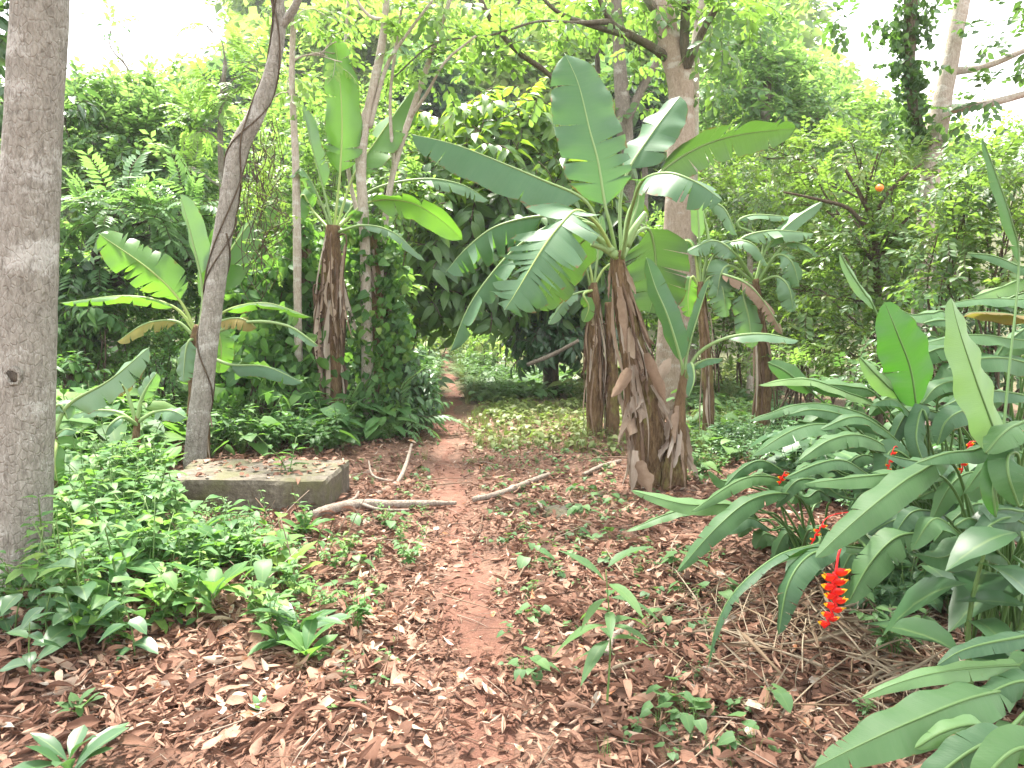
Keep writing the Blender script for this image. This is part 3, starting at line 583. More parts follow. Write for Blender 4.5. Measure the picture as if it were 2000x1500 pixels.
# left side
cl = [C(*a, .42, dn, rn) for a, dn, rn in (((150, 225, 13, 75, 60), 1, .45), ((235, 205, 13.2, 80, 55), .9, .6), ((330, 220, 13.4, 80, 60), .9, .5), ((180, 280, 12.7, 90, 80), 1.1, .35), ((290, 290, 12.8, 90, 80), 1.1, .4), ((390, 280, 13, 80, 80), 1, .5), ((130, 370, 12.5, 80, 80), 1.1, .25), ((250, 390, 12.4, 100, 80), 1.2, .25), ((360, 370, 12.6, 80, 70), 1.1, .35), ((60, 280, 13, 80, 90), 1, .35), ((215, 60, 13, 22, 36), .35, .2))]
tree('spreading_tree', 'dense dark green tree with fine leaves filling the space beside the stout trunk', 'tree', root_down(TP([(230, 640, 13, 16), (240, 500, 13, 14), (255, 400, 13, 12), (260, 300, 13, 9), (255, 220, 13, 6)])), cl, 'small', .42, M['fine'], M['barkgrey'], M['twig'])
cl = [C(*a, .3, .8, rn) for a, rn in (((14, 60, 7, 34, 70), .2), ((2, 200, 7.2, 34, 80), .2), ((128, 230, 7.7, 12, 60), .15), ((0, 380, 7.5, 36, 90), .15), ((0, 560, 7.5, 30, 90), .1))]
tree('shade_tree', 'dark leaved tree half hidden behind the stout grey trunk', 'tree', root_down(TP([(30, 700, 7.6, 14), (30, 400, 7.5, 13), (50, 200, 7.5, 10), (60, 0, 7.4, 8), (60, -120, 7.4, 6)])), cl, 'broad', .3, M['dark'], M['barkdark'], twigs=3)
cl = [C(*a, .42, dn, rn) for a, dn, rn in (((150, 440, 9.6, 60, 50), 1., .5), ((225, 425, 9.4, 70, 50), 1., .65), ((310, 455, 9.6, 60, 55), 1., .6), ((375, 420, 9.9, 60, 50), 1, .65), ((165, 530, 9.5, 80, 60), 1, .35), ((270, 540, 9.5, 70, 60), .9, .4), ((350, 530, 9.8, 70, 60), .9, .4), ((430, 500, 10.4, 60, 80), .8, .4))]
tree('feathery_tree', 'low tree with light green feathery leaflets and a dark crooked trunk', 'tree', root_down(TP([(148, 760, 9.3, 17), (150, 640, 9.3, 16), (175, 550, 9.4, 11), (190, 490, 9.4, 8), (200, 440, 9.4, 6)])), cl, 'pinnate', .42, M['pinnate'], M['barkdark'], M['twig'], .35)
root = empty('climbing_vine', P(148, 640, 9.2), 'dark leafy climber smothering the crooked trunk of the feathery tree', 'vine'); mb = MB()
for c in ((150, 560, 40, 40), (145, 630, 38, 50), (135, 690, 34, 40)): clump(mb, P(c[0], c[1], 9.15), (c[2] * .0062, .2, c[3] * .0062), 46, 'ivy', .3, .6, .2)
mb.build('foliage', [M['dark'], M['twig']], root)
cl = [C(*a, .34, dn, rn) for a, dn, rn in (((430, 160, 11, 45, 45), .3, .8), ((480, 120, 11, 30, 40), .25, .5), ((400, 40, 11, 22, 36), .3, .1), ((450, 200, 11, 50, 50), .4, .8), ((390, 250, 11, 50, 40), .45, .9), ((370, 330, 10.8, 40, 26), .5, 1.), ((505, 140, 11, 30, 50), .3, .4))]
tree('yellowing_tree', 'airy tree with yellowish leaves between the spreading tree and the leaning trunk', 'tree', root_down(TP([(440, 640, 11, 8), (436, 400, 11, 7), (430, 250, 11, 5), (440, 120, 11, 4)])), cl, 'pinnate', .34, M['light'], M['barkgrey'])
# cacao-like tree over the path
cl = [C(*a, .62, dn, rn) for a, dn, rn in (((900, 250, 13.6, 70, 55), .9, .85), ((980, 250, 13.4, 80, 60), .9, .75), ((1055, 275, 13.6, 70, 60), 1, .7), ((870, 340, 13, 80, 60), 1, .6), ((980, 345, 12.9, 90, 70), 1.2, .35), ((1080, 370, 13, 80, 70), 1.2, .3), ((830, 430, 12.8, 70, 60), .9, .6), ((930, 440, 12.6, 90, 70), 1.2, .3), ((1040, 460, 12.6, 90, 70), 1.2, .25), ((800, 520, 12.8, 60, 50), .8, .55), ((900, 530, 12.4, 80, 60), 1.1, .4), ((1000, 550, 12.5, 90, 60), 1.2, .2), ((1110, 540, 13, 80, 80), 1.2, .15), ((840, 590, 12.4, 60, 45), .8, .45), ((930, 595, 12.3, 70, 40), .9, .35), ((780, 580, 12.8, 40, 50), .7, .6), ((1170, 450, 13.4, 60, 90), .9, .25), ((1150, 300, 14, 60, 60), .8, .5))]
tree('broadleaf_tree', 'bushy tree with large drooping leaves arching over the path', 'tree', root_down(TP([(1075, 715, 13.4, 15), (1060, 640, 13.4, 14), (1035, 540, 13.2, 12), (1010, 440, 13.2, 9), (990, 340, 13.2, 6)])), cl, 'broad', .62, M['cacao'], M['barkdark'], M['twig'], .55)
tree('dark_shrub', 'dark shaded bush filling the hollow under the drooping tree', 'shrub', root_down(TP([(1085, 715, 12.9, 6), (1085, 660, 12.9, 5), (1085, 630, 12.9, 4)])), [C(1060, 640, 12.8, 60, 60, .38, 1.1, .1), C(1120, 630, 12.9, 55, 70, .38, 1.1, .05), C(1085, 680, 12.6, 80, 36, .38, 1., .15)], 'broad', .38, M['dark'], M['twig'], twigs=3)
# right side
cl = [C(*a, .62, dn, rn) for a, dn, rn in (((1420, 70, 18, 60, 70), .9, .5), ((1480, 90, 18.4, 50, 60), 1., .4), ((1440, 170, 18, 80, 70), 1, .55), ((1545, 175, 18.3, 65, 65), 1., .5), ((1605, 235, 18.5, 60, 60), 1, .45), ((1520, 240, 18, 90, 70), 1, .4), ((1640, 320, 18.2, 80, 60), 1, .5), ((1420, 280, 18, 70, 70), 1, .6), ((1480, 340, 17.6, 90, 60), 1, .3))]
tree('round_tree', 'tall rounded tree whose right side slopes down against the white sky', 'tree', root_down(TP([(1470, 640, 18, 16), (1475, 450, 18, 14), (1490, 300, 18, 11), (1500, 150, 18, 7)])), cl, 'small', .62, M['fine'], M['barkgrey'])
tree('bright_tree', 'sunlit yellow green tree below the gap of white sky', 'tree', root_down(TP([(1720, 620, 20, 10), (1720, 400, 20, 8), (1715, 260, 20, 5)])), [C(1660, 250, 20, 70, 60, .6, 1., .8), C(1730, 250, 19.6, 70, 55, .6, 1, .95), C(1790, 280, 20, 60, 60, .6, 1, .8), C(1700, 320, 19.4, 80, 50, .6, 1, .6), C(1880, 330, 21, 70, 50, .6, 1, .9), C(1960, 320, 21, 70, 50, .6, 1, .8)], 'small', .6, M['light'], M['barkgrey'])
def extra_citrus(mb, cb):
    for pts in ([(1715, 640, 8.6, 7), (1712, 520, 8.6, 7), (1706, 440, 8.5, 6), (1680, 380, 8.4, 4), (1650, 330, 8.4, 3)], [(1708, 470, 8.5, 5), (1660, 410, 8.3, 4), (1600, 390, 8.2, 3), (1530, 375, 8.2, 2)], [(1706, 440, 8.5, 5), (1725, 390, 8.4, 4), (1760, 350, 8.3, 3), (1800, 320, 8.3, 2)], [(1712, 520, 8.6, 4), (1760, 440, 8.5, 3), (1810, 400, 8.5, 2)], [(1690, 400, 8.5, 3), (1700, 350, 8.4, 2.4), (1715, 300, 8.4, 2)]):
        q = curve(np.array(TP(pts)), 7); mb.add(*tube_geo(q[:, :3], q[:, 3], 7, .1, 9))
cl = [C(*a, .27, dn, rn) for a, dn, rn in (((1500, 310, 10.4, 70, 50), .42, .6), ((1590, 320, 9.8, 80, 55), .5, .6), ((1680, 310, 8.6, 80, 60), .5, .55), ((1765, 350, 8.6, 80, 60), .55, .45), ((1540, 400, 10.2, 90, 55), .5, .4), ((1640, 410, 9.2, 80, 60), .45, .4), ((1740, 430, 8.4, 80, 60), .55, .4), ((1590, 490, 9.9, 80, 60), .6, .45), ((1690, 500, 8.4, 80, 60), .6, .4), ((1790, 500, 8.4, 80, 60), .65, .3), ((1560, 570, 9.9, 80, 55), .65, .4), ((1650, 580, 8.5, 90, 55), .65, .35), ((1760, 590, 8.3, 90, 55), .7, .25), ((1590, 650, 9.6, 90, 50), .65, .4), ((1700, 660, 8.3, 90, 50), .7, .3))]
root = tree('citrus_tree', 'twiggy green citrus tree bearing one ripe orange', 'tree', root_down(TP([(1722, 700, 8.6, 8), (1716, 600, 8.6, 7), (1712, 520, 8.6, 7)])), cl, 'small', .27, M['citrus'], M['twig'], None, .3, limbs=True, extra=extra_citrus, twigs=4)
th = np.linspace(-1.5, 1.5, 12); o = P(1718, 367, 7.95); MB().add(*tube_geo(np.stack([0 * th, 0 * th, np.sin(th) * .038], 1) + o, np.cos(th) * .04, 16)).build('fruit', M['orange'], root)
tree('twiggy_shrub', 'grey twiggy shrub behind the right banana clump, almost leafless below', 'shrub', root_down(TP([(1468, 640, 12, 6), (1464, 480, 12, 5), (1466, 420, 12, 4)])), [C(1430, 400, 12, 60, 50, .3, .5, .3), C(1500, 390, 12, 70, 60, .3, .55, .35), C(1400, 330, 12.4, 50, 60, .3, .4, .6), C(1470, 450, 12, 80, 50, .3, .4, .3), C(1530, 460, 11.6, 60, 60, .3, .6, .4)], 'small', .3, M['citrus'], M['barkpale'], twigs=9)
# vine-hung trees on the right
def extra_j(mb, cb):
    for pts in ([(1836, 215, 9, 10), (1900, 208, 8.9, 8), (1960, 195, 8.8, 7), (2030, 175, 8.7, 6)], [(1862, 140, 9, 8), (1930, 128, 8.9, 6), (2030, 85, 8.8, 5)]):
        q = curve(np.array(TP(pts)), 8); mb.add(*tube_geo(q[:, :3], q[:, 3], 10, .08, 7))
cl = [C(*a, .26, dn, rn) for a, dn, rn in (((1940, 200, 8.8, 60, 40), .22, .3), ((1960, 90, 8.8, 50, 50), .2, .3), ((1990, 130, 8.7, 30, 30), .25, .4), ((1900, 260, 8.9, 40, 30), .25, .3), ((1620, 20, 9.2, 30, 30), .2, .3), ((1660, 50, 9.2, 26, 20), .15, .2), ((1990, 20, 8.8, 20, 30), .3, .3))]
tree('white_tree', 'whitish forked trunk leaning right against the sky with bare side branches', 'tree', root_down(TP([(1796, 640, 9, 17), (1806, 480, 9, 17), (1818, 330, 9, 18), (1830, 255, 9, 19), (1846, 170, 9, 16), (1868, 60, 9, 14), (1884, -30, 9, 14), (1900, -150, 9, 12)])), cl, 'canopy', .26, M['ivy'], M['barkpale'], M['twig'], .4, limbs=False, extra=extra_j, seg=20)
l = TP([(1812, 285, 8.95, 10), (1786, 220, 8.85, 9), (1776, 130, 8.8, 10), (1778, 40, 8.8, 12), (1782, -60, 8.8, 12)])
root = empty('ivy_trunk', l[0][:3], 'upright dark limb thickly clad in small dark ivy leaves against the sky', 'tree'); q = curve(np.array(l), 10)
MB().add(*tube_geo(q[:, :3], q[:, 3], 14, .08, 8)).build('trunk', M['barkmoss'], root); mb = MB()
for i in range(len(q)):
    k = 4; th = R.uniform(0, 6.28, k); o = np.stack([np.cos(th), np.sin(th), 0 * th], 1); scatter(mb, SPR['ivy'], q[i, :3] + o * q[i, 3] + np.array([0, 0, 1]) * R.normal(0, .06, (k, 1)), o * .9 + rdir(k) * .5 - np.array([0, 0, .25]), o + np.array([0, 0, .5]), R.uniform(.1, .26, k), R.uniform(0, .7, k))
for c in ((1745, 60, 30, 40), (1830, 60, 34, 60), (1745, 150, 26, 50), (1740, 240, 20, 40), (1800, 170, 30, 60)): clump(mb, P(c[0], c[1], 8.8), (c[2] * .006, .15, c[3] * .006), 9, 'ivy', .2, .8, .25)
mb.build('foliage', [M['ivy'], M['twig']], root)
l = TP([(1752, 330, 8.7, 3), (1760, 200, 8.7, 3), (1764, 60, 8.7, 3), (1766, -40, 8.7, 3)]); q = curve(np.array(l), 8)
# shrubs: (name, label, px, py of the crown's centre, d, rx, ry, kind, spray, material, tone, density)
SH = [
 ('broad_shrub', 'dark broad leaved shrub at the end of the right side, below the white sky', [(1880, 380, 6.9, 70, 60), (1960, 370, 6.7, 80, 70), (1870, 470, 6.7, 70, 60), (1960, 480, 6.5, 80, 70), (1860, 560, 6.6, 70, 60), (1960, 590, 6.4, 80, 60)], 'small', .24, 'citrus', .3, .75),
 ('mixed_shrub', 'dense small leaved shrub between the right banana clump and the heliconias', [(1560, 640, 9.5, 70, 50), (1500, 690, 9.6, 60, 40), (1620, 690, 9, 80, 40), (1720, 700, 8, 90, 50)], 'small', .26, 'citrus', .5, .7),
 ('yellow_shrub', 'low yellowish green bush at the foot of the citrus tree', [(1590, 725, 8.2, 50, 26), (1550, 700, 8.4, 40, 26)], 'small', .2, 'light', .7, .7),
 ('path_shrub', 'glossy dark bush beside the path with a black hollow at its heart', [(720, 670, 9.7, 60, 55), (775, 745, 9.5, 60, 60), (700, 770, 9.4, 60, 50), (735, 620, 9.8, 45, 35), (810, 790, 9.4, 40, 40)], 'broad', .22, 'gloss', .55, 1.),
 ('glossy_shrub', 'dark bush of heart shaped leaves at the foot of the path bush', [(690, 730, 10.3, 50, 50), (660, 780, 10.4, 50, 40)], 'ivy', .34, 'dark', .4, .8),
 ('feather_shrub', 'low bush of grey green feathery fronds left of the path', [(720, 830, 8.8, 70, 34), (780, 820, 9, 40, 30), (660, 840, 8.8, 50, 30)], 'pinnate', .4, 'pinnate', .5, .8),
 ('leafy_shrub', 'bright green leafy shrub behind the banana with the leaning trunk', [(300, 640, 9.6, 80, 45), (230, 690, 9.2, 80, 50), (330, 700, 9, 70, 50), (440, 680, 9.4, 60, 50), (190, 620, 9.8, 60, 50), (260, 590, 10, 70, 45), (150, 700, 9, 50, 50), (390, 590, 10, 70, 50)], 'small', .24, 'herb', .6, .9),
 ('vine_shrub', 'shrub of pale green heart leaves between the two left banana plants', [(520, 560, 9, 60, 60), (560, 650, 8.8, 60, 60), (500, 700, 8.6, 60, 50), (590, 730, 8.8, 50, 50), (530, 760, 8.4, 70, 40)], 'ivy', .36, 'herb', .4, .75),
 ('shade_shrub', 'deep green shrub behind the stout trunk at knee height', [(190, 620, 8.8, 50, 40), (140, 760, 8.2, 50, 60), (120, 660, 8.8, 40, 40)], 'broad', .22, 'herb', .3, .8),
 ('far_shrub', 'sunlit yellow green bush where the path disappears', [(960, 665, 17, 40, 20), (900, 640, 20, 50, 26), (1000, 690, 15, 30, 16)], 'small', .34, 'light', .9, .9),
 ('distant_shrub', 'pale green bush beyond the bend of the path', [(820, 640, 18, 60, 30), (760, 620, 17, 60, 40), (860, 610, 21, 60, 30)], 'small', .4, 'light', .7, .9),
 ('back_shrub', 'mid green bush behind the left banana stem', [(480, 440, 11.5, 60, 80), (540, 480, 11.5, 50, 80), (600, 380, 12, 60, 80), (680, 480, 11.5, 60, 90)], 'small', .34, 'light', .5, .7),
 ('hedge_shrub', 'wide bush of mixed leaves behind the young pale tree', [(780, 400, 12, 60, 70), (770, 300, 13, 60, 60), (720, 580, 10.5, 60, 60), (640, 300, 13, 70, 80)], 'canopy', .34, 'light', .55, .55),
 ('forest_shrub', 'leafy bush behind the forked tree and the right banana clump', [(1400, 560, 12.6, 60, 60), (1460, 540, 12.6, 60, 60), (1540, 560, 12.4, 60, 60), (1260, 600, 13.5, 50, 70), (1390, 650, 12, 60, 50), (1500, 640, 12, 60, 50)], 'small', .36, 'citrus', .4, .8),
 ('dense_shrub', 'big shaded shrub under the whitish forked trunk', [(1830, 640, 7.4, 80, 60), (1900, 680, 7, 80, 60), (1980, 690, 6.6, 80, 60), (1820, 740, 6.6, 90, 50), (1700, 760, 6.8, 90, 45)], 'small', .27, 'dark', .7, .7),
]
SH += [
 ('bright_shrub', 'bright light green bush far behind the feathery tree', [(140, 620, 14, 70, 70), (230, 640, 14.4, 80, 60), (330, 620, 14, 80, 70), (200, 560, 14.6, 90, 60)], 'small', .36, 'light', .6, .8),
 ('green_shrub', 'light green bush far behind the tall left banana plant', [(430, 620, 14, 70, 80), (520, 600, 14, 80, 80), (620, 620, 14, 80, 80), (700, 600, 14.4, 70, 80), (560, 500, 15, 90, 80)], 'small', .38, 'light', .55, .8),
 ('airy_shrub', 'airy pale green bush just behind the upright leaf of the tall left banana plant', [(600, 300, 14.6, 70, 80), (690, 260, 15, 60, 90), (760, 240, 15, 50, 80), (560, 220, 15.4, 60, 80)], 'small', .38, 'light', .8, .55),
 ('tangled_shrub', 'tangled yellow green bush behind the citrus tree', [(1540, 420, 12.5, 90, 70), (1650, 420, 12.5, 90, 70), (1760, 440, 12, 90, 70), (1600, 540, 12, 90, 70), (1720, 560, 11.6, 90, 70), (1860, 420, 11.6, 80, 70)], 'small', .36, 'light', .6, .8),
 ('wild_shrub', 'light green thicket beyond the dry stems behind the largest banana plant', [(1180, 560, 16, 80, 90), (1270, 520, 16, 80, 90), (1360, 520, 15, 80, 90), (1440, 440, 15, 80, 80), (1300, 650, 15, 90, 50)], 'small', .4, 'light', .55, .8)]
for nm, lab, cls, kind, sz, mt, tone, dn in SH:
    c0 = np.mean([P(a, bb, d) for a, bb, d, *_ in cls], 0); h = float(H(c0[0], c0[1])); root = empty(nm, (c0[0], c0[1], h), lab, 'shrub'); mb = MB(); sb = MB()
    for (a, bb, d, rx, ry) in cls:
        cc, rr, n, _ = C(a, bb, d, rx, ry, sz, dn); clump(mb, cc, rr, n, kind, sz, .3, np.clip(tone + rs(-.15, .15), 0, 1))
        for _ in range(4):
            e = cc + rdir(1)[0] * np.array(rr) * .7; s0 = np.array([cc[0] + rs(-.2, .2), cc[1] + rs(-.1, .2), float(H(cc[0], cc[1])) - .02]); limb(sb, s0, e, .016, .006, 0, 5, 5)
    sb.build('stems', M['twig'], root); mb.build('foliage', [M[mt], M['twig']], root)
# larger crowns standing out from the hillside
HT = [('pale crowned hillside tree above the tall banana leaf', 1010, 150, 30, 90, 70, 'far', .9), ('round light green hillside tree left of the highest banana leaf', 930, 120, 34, 80, 70, 'far', .75), ('dark blue green hillside tree seen through the thin pale stems', 830, 210, 28, 60, 50, 'farblue', .1), ('yellowish hillside tree behind the pale young stems', 700, 110, 36, 90, 80, 'far', .95), ('hazy green hillside tree left of the yellow one', 600, 150, 40, 90, 80, 'far', .6), ('bluish hillside tree above the airy yellow tree', 520, 200, 44, 60, 60, 'farblue', .5), ('bright hillside tree rising behind the brown trunk', 1180, 140, 28, 80, 90, 'far', .85),
      ('deep green hillside tree between the brown and the forked trunks', 1260, 210, 26, 70, 70, 'farblue', .4), ('pale hillside tree high above the path', 880, 20, 60, 100, 60, 'far', .8), ('tall hillside tree at the upper rim behind the drooping branches', 1080, 20, 55, 110, 60, 'far', .6), ('light green hillside tree at the head of the valley', 800, 90, 48, 90, 60, 'far', .9), ('rounded hillside tree behind the fork of the tall trunk', 1400, 200, 30, 80, 80, 'far', .7), ('golden green hillside tree beside the drooping tree', 820, 300, 34, 70, 60, 'far', .95), ('small dark hillside tree deep behind the curved trunk', 470, 220, 38, 60, 60, 'farblue', .3), ('low bright hillside tree under the left white sky', 330, 240, 40, 110, 60, 'far', .7), ('dull green hillside tree behind the spreading tree', 200, 260, 42, 110, 70, 'farblue', .6), ('feathery hillside tree over the tall left banana leaf', 640, 30, 55, 90, 60, 'far', .85), ('last hillside tree on the slope under the right white sky', 1690, 280, 40, 70, 60, 'far', .6)]
for lab, px, py, d, rx, ry, mt, tone in HT:
    k = d / FPX; c = P(px, py, d); h = float(H(c[0], c[1])); top = c[2] + ry * k
    cl = []
    for _ in range(7):
        o = rdir(1)[0] * np.array([rx, rx, ry]) * k * .6; cl.append((c + o, (rx * k * .55, rx * k * .5, ry * k * .5), int(46 + d), np.clip(tone + rs(-.2, .15), 0, 1)))
    tree('hillside_tree', lab, 'tree', [(c[0], c[1] + .5, min(h, c[2] - 2) - .2, .16), (c[0] + .1, c[1] + .4, (h + c[2]) / 2, .13), (c[0], c[1], c[2] + ry * k * .4, .07)], cl, 'far', .55 + .016 * d, M[mt], M['barkgrey'], twigs=2, seg=8)
# ------------------------------------------------------------------ banana plants
def pts3(l): return np.array([P(*p) for p in l])
def lamina(root, l, k, hwpx, up, m, rib='ribgreen', **kw):
    """l: [(px, py, d)], the lamina starts at point k; half width in photo px"""
    p = pts3(l); L = np.r_[0, np.cumsum(np.linalg.norm(np.diff(p, axis=0), axis=1))]; s0 = L[k] / L[-1]
    d = np.mean([q[2] for q in l[k:]]); g = big_leaf(p, hwpx * d / FPX, up, s0, **kw)
    return leaf_part(root, g, M[m], M[rib])
def stem_of(root, l, m='pseudo', seg=22, bump=.16, name='pseudostem', down=True):
    t = TP(l)
    if down:
        x, y, z, r = t[0]; h = float(H(x, y)) - .04
        t = ([(x, y, h, r * 1.06)] + t) if z > h + .08 else [(x, y, h, r)] + t[1:]
    q = resample(curve(np.array(t), 12), 46); MB().add(*tube_geo(q[:, :3], q[:, 3], seg, bump, 9.)).build(name, M[m], root); return q
def sheaths(root, q, n, l0=.25, l1=.7, w=.035, lo=.25, out=.1):
    out = out * 1.5
    for _ in range(n):
        i = int(rs(lo, .98) * (len(q) - 1)); a = rs(0, 6.28); o = np.array([math.cos(a), math.sin(a) - .35, 0]); o = nrm(o); L = rs(l0, l1); st = q[i, :3] + o * q[i, 3] * .96
        j = max(0, i - int(L / max(np.linalg.norm(q[-1, :3] - q[0, :3]), .1) * len(q))); e = q[j, :3] + o * (q[j, 3] + rs(.005, out)); e[2] = max(e[2], float(H(e[0], e[1])) + .02)
        MB().add(*dry_strip(st, e, w * rs(.35, 1.5), rs(-.8, .8), rs(.3, 1.6), 12, rs(.02, .08))).build('dry_sheath', M['dry'], root)
def base_of(px, d): x = (px - 1000) / FPX * d / math.cos(PHI) * 1.0; x = float(P(px, 800, d)[0]); return (x, d, float(H(x, d)))
root = empty('banana_plant', base_of(1272, 6.45), 'largest banana plant, broad blue green leaves on a shaggy brown stem right of the path', 'banana plant')
q = stem_of(root, [(1272, 950, 6.45, 46), (1266, 860, 6.45, 39), (1254, 770, 6.45, 32), (1238, 690, 6.45, 26), (1222, 610, 6.45, 21), (1210, 540, 6.45, 17), (1206, 490, 6.45, 13)])
sheaths(root, q, 42, .25, .8, .015, .3, .04); sheaths(root, q[:22], 12, .2, .5, .022, .5, .1)
for _ in range(18):     # ragged flaps of old sheath
    i = int(rs(2, 30)); a = rs(-3.0, .3); o = np.array([math.cos(a), math.sin(a), 0]); st = q[i, :3] + o * q[i, 3]; e = st + o * rs(.02, .09) + np.array([rs(-.05, .05), rs(-.05, .05), -rs(.06, .26)]); e[2] = max(e[2], .03)
    MB().add(*dry_strip(st, e, rs(.022, .05), rs(-.9, .9), rs(.2, 1.))).build('dry_sheath', M['dry'], root)
for a, e, w in (((1228, 640, 6.3), (1240, 700, 6.15), .07), ((1210, 560, 6.3), (1225, 690, 6.2), .04), ((1262, 690, 6.2), (1300, 790, 6.1), .05), ((1230, 720, 6.2), (1195, 775, 6.1), .05), ((1290, 740, 6.25), (1310, 700, 6.2), .04), ((1240, 880, 6.05), (1232, 960, 5.98), .05), ((1250, 900, 6.0), (1270, 965, 5.9), .06)):
    MB().add(*dry_strip(P(*a), P(*e), w, rs(-.4, .4), .5)).build('dry_sheath', M['dry'], root)
BL = dict(rib=.017)
lam = lambda *a, **k: lamina(root, *a, **k)
lamina(root, [(1204, 500, 6.4), (1192, 440, 6.32), (1182, 402, 6.3), (1168, 315, 6.32), (1152, 255, 6.38), (1130, 165, 6.5), (1103, 104, 6.6)], 2, 66, (.12, -1, .3), 'banana', foldL=.1, foldR=.05, droop=.12, tears=4, gap=1.2, trag=.16, rnd=.35, **{'fwd': .3})
lamina(root, [(1200, 500, 6.4), (1170, 440, 6.3), (1138, 388, 6.2), (1060, 352, 6.05), (980, 318, 5.95), (890, 283, 5.9), (803, 262, 5.9)], 2, 62, (.0, -.25, 1), 'banana', foldL=.95, foldR=.5, droop=.35, tears=3, gap=.6, trag=.15, rnd=.4)
lamina(root, [(1204, 505, 6.35), (1168, 440, 6.15), (1128, 411, 5.95), (1095, 438, 5.75), (1060, 485, 5.62), (1006, 574, 5.5), (985, 606, 5.48)], 2, 82, (-.35, -.85, .6), 'banana', rib='ribbright', foldL=.1, foldR=.15, droop=.4, tears=16, gap=1.5, trag=.6, rnd=.6)
lamina(root, [(1204, 505, 6.45), (1160, 440, 6.45), (1080, 440, 6.42), (1010, 482, 6.35), (952, 545, 6.25), (912, 606, 6.2), (878, 690, 6.15)], 2, 38, (-.3, -.35, 1), 'banana', foldL=.9, foldR=.8, droop=.6, tears=14, gap=1.8, trag=.9, rnd=.5)
lamina(root, [(1204, 500, 6.5), (1145, 432, 6.55), (1060, 422, 6.6), (970, 442, 6.6), (910, 486, 6.6), (870, 532, 6.6)], 2, 60, (-.2, -.3, 1), 'banana', foldL=.9, foldR=.6, droop=.5, tears=9, gap=1.2, trag=.6, rnd=.45)
lamina(root, [(1214, 500, 6.5), (1211, 400, 6.6), (1226, 335, 6.65), (1275, 258, 6.8), (1328, 188, 6.95)], 2, 48, (-.5, -.8, .45), 'banana', foldL=.2, foldR=.2, droop=.25, tears=2, trag=.1, rnd=.2, wave=.035)
lamina(root, [(1218, 500, 6.55), (1230, 410, 6.7), (1290, 335, 6.85), (1370, 285, 6.95), (1450, 262, 7.05), (1556, 250, 7.15)], 2, 44, (.15, .8, .75), 'bananaunder', foldL=.25, foldR=.3, droop=.3, tears=6, gap=.8, trag=.2, rnd=.1)
lamina(root, [(1216, 505, 6.35), (1226, 440, 6.15), (1236, 400, 5.95), (1256, 352, 5.75), (1305, 338, 5.5), (1360, 356, 5.35), (1412, 392, 5.3)], 3, 62, (.05, -.55, .8), 'banana', foldL=.3, foldR=.3, droop=.4, tears=9, gap=1.2, trag=.5, rnd=.55)
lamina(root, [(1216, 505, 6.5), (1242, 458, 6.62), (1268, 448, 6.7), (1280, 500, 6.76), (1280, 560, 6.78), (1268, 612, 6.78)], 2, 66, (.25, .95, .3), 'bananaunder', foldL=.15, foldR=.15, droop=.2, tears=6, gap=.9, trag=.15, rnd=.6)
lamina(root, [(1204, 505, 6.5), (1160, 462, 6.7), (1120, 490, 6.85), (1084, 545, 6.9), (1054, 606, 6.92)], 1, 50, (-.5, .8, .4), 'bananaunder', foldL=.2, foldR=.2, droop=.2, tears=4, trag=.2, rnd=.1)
lamina(root, [(1216, 500, 6.5), (1232, 440, 6.55), (1246, 395, 6.6), (1250, 350, 6.6)], 1, 16, (-.2, -1, .2), 'bananafresh', foldL=.6, foldR=.6, droop=.2, tears=0, rnd=.5)
for a, e in (((1204, 500, 6.3), (1155, 478, 6.25)), ((1196, 492, 6.3), (1150, 455, 6.2)), ((1222, 480, 6.35), (1260, 415, 6.4))):     # old leaf bases
    g = curve([P(*a), P((a[0] + e[0]) / 2, (a[1] + e[1]) / 2 - 4, a[2]), P(*e)], 6); MB().add(*tube_geo(g, np.linspace(.04, .016, len(g)), 10, .1, 20)).build('leaf_base', M['ribgreen'], root)
# its sucker
root = empty('young_banana_plant', base_of(1322, 6.3), 'slim young banana plant sprouting at the foot of the largest one', 'banana plant')
q = stem_of(root, [(1316, 950, 6.25, 26), (1322, 880, 6.25, 20), (1327, 800, 6.25, 12), (1334, 745, 6.25, 8), (1337, 722, 6.25, 6)], seg=16); sheaths(root, q[:34], 14, .15, .5, .026, .3, .08)
for l, k, hw, up, mm, rn in (([(1334, 745, 6.25), (1330, 705, 6.22), (1305, 620, 6.2), (1280, 560, 6.25), (1262, 502, 6.3)], 1, 26, (-.6, -.8, .4), 'banana', .3), ([(1336, 740, 6.25), (1342, 690, 6.3), (1362, 620, 6.3), (1386, 545, 6.35)], 1, 17, (.8, -.5, .2), 'banana', .5), ([(1336, 740, 6.25), (1365, 690, 6.2), (1420, 660, 6.1), (1490, 652, 6.05), (1560, 665, 6.05)], 2, 22, (0, -.25, 1), 'bananapale', .3), ([(1336, 745, 6.25), (1352, 718, 6.2), (1380, 702, 6.15), (1412, 700, 6.1)], 1, 16, (.1, -.4, 1), 'banana', .6), ([(1338, 740, 6.25), (1350, 710, 6.1), (1356, 740, 6.0), (1345, 775, 5.95)], 1, 14, (.6, -.6, .3), 'banana', .4)):
    lamina(root, l, k, hw, up, mm, foldL=.35, foldR=.35, droop=.3, tears=1, trag=.1, rnd=rn, **{'rib': 'ribgreen'})
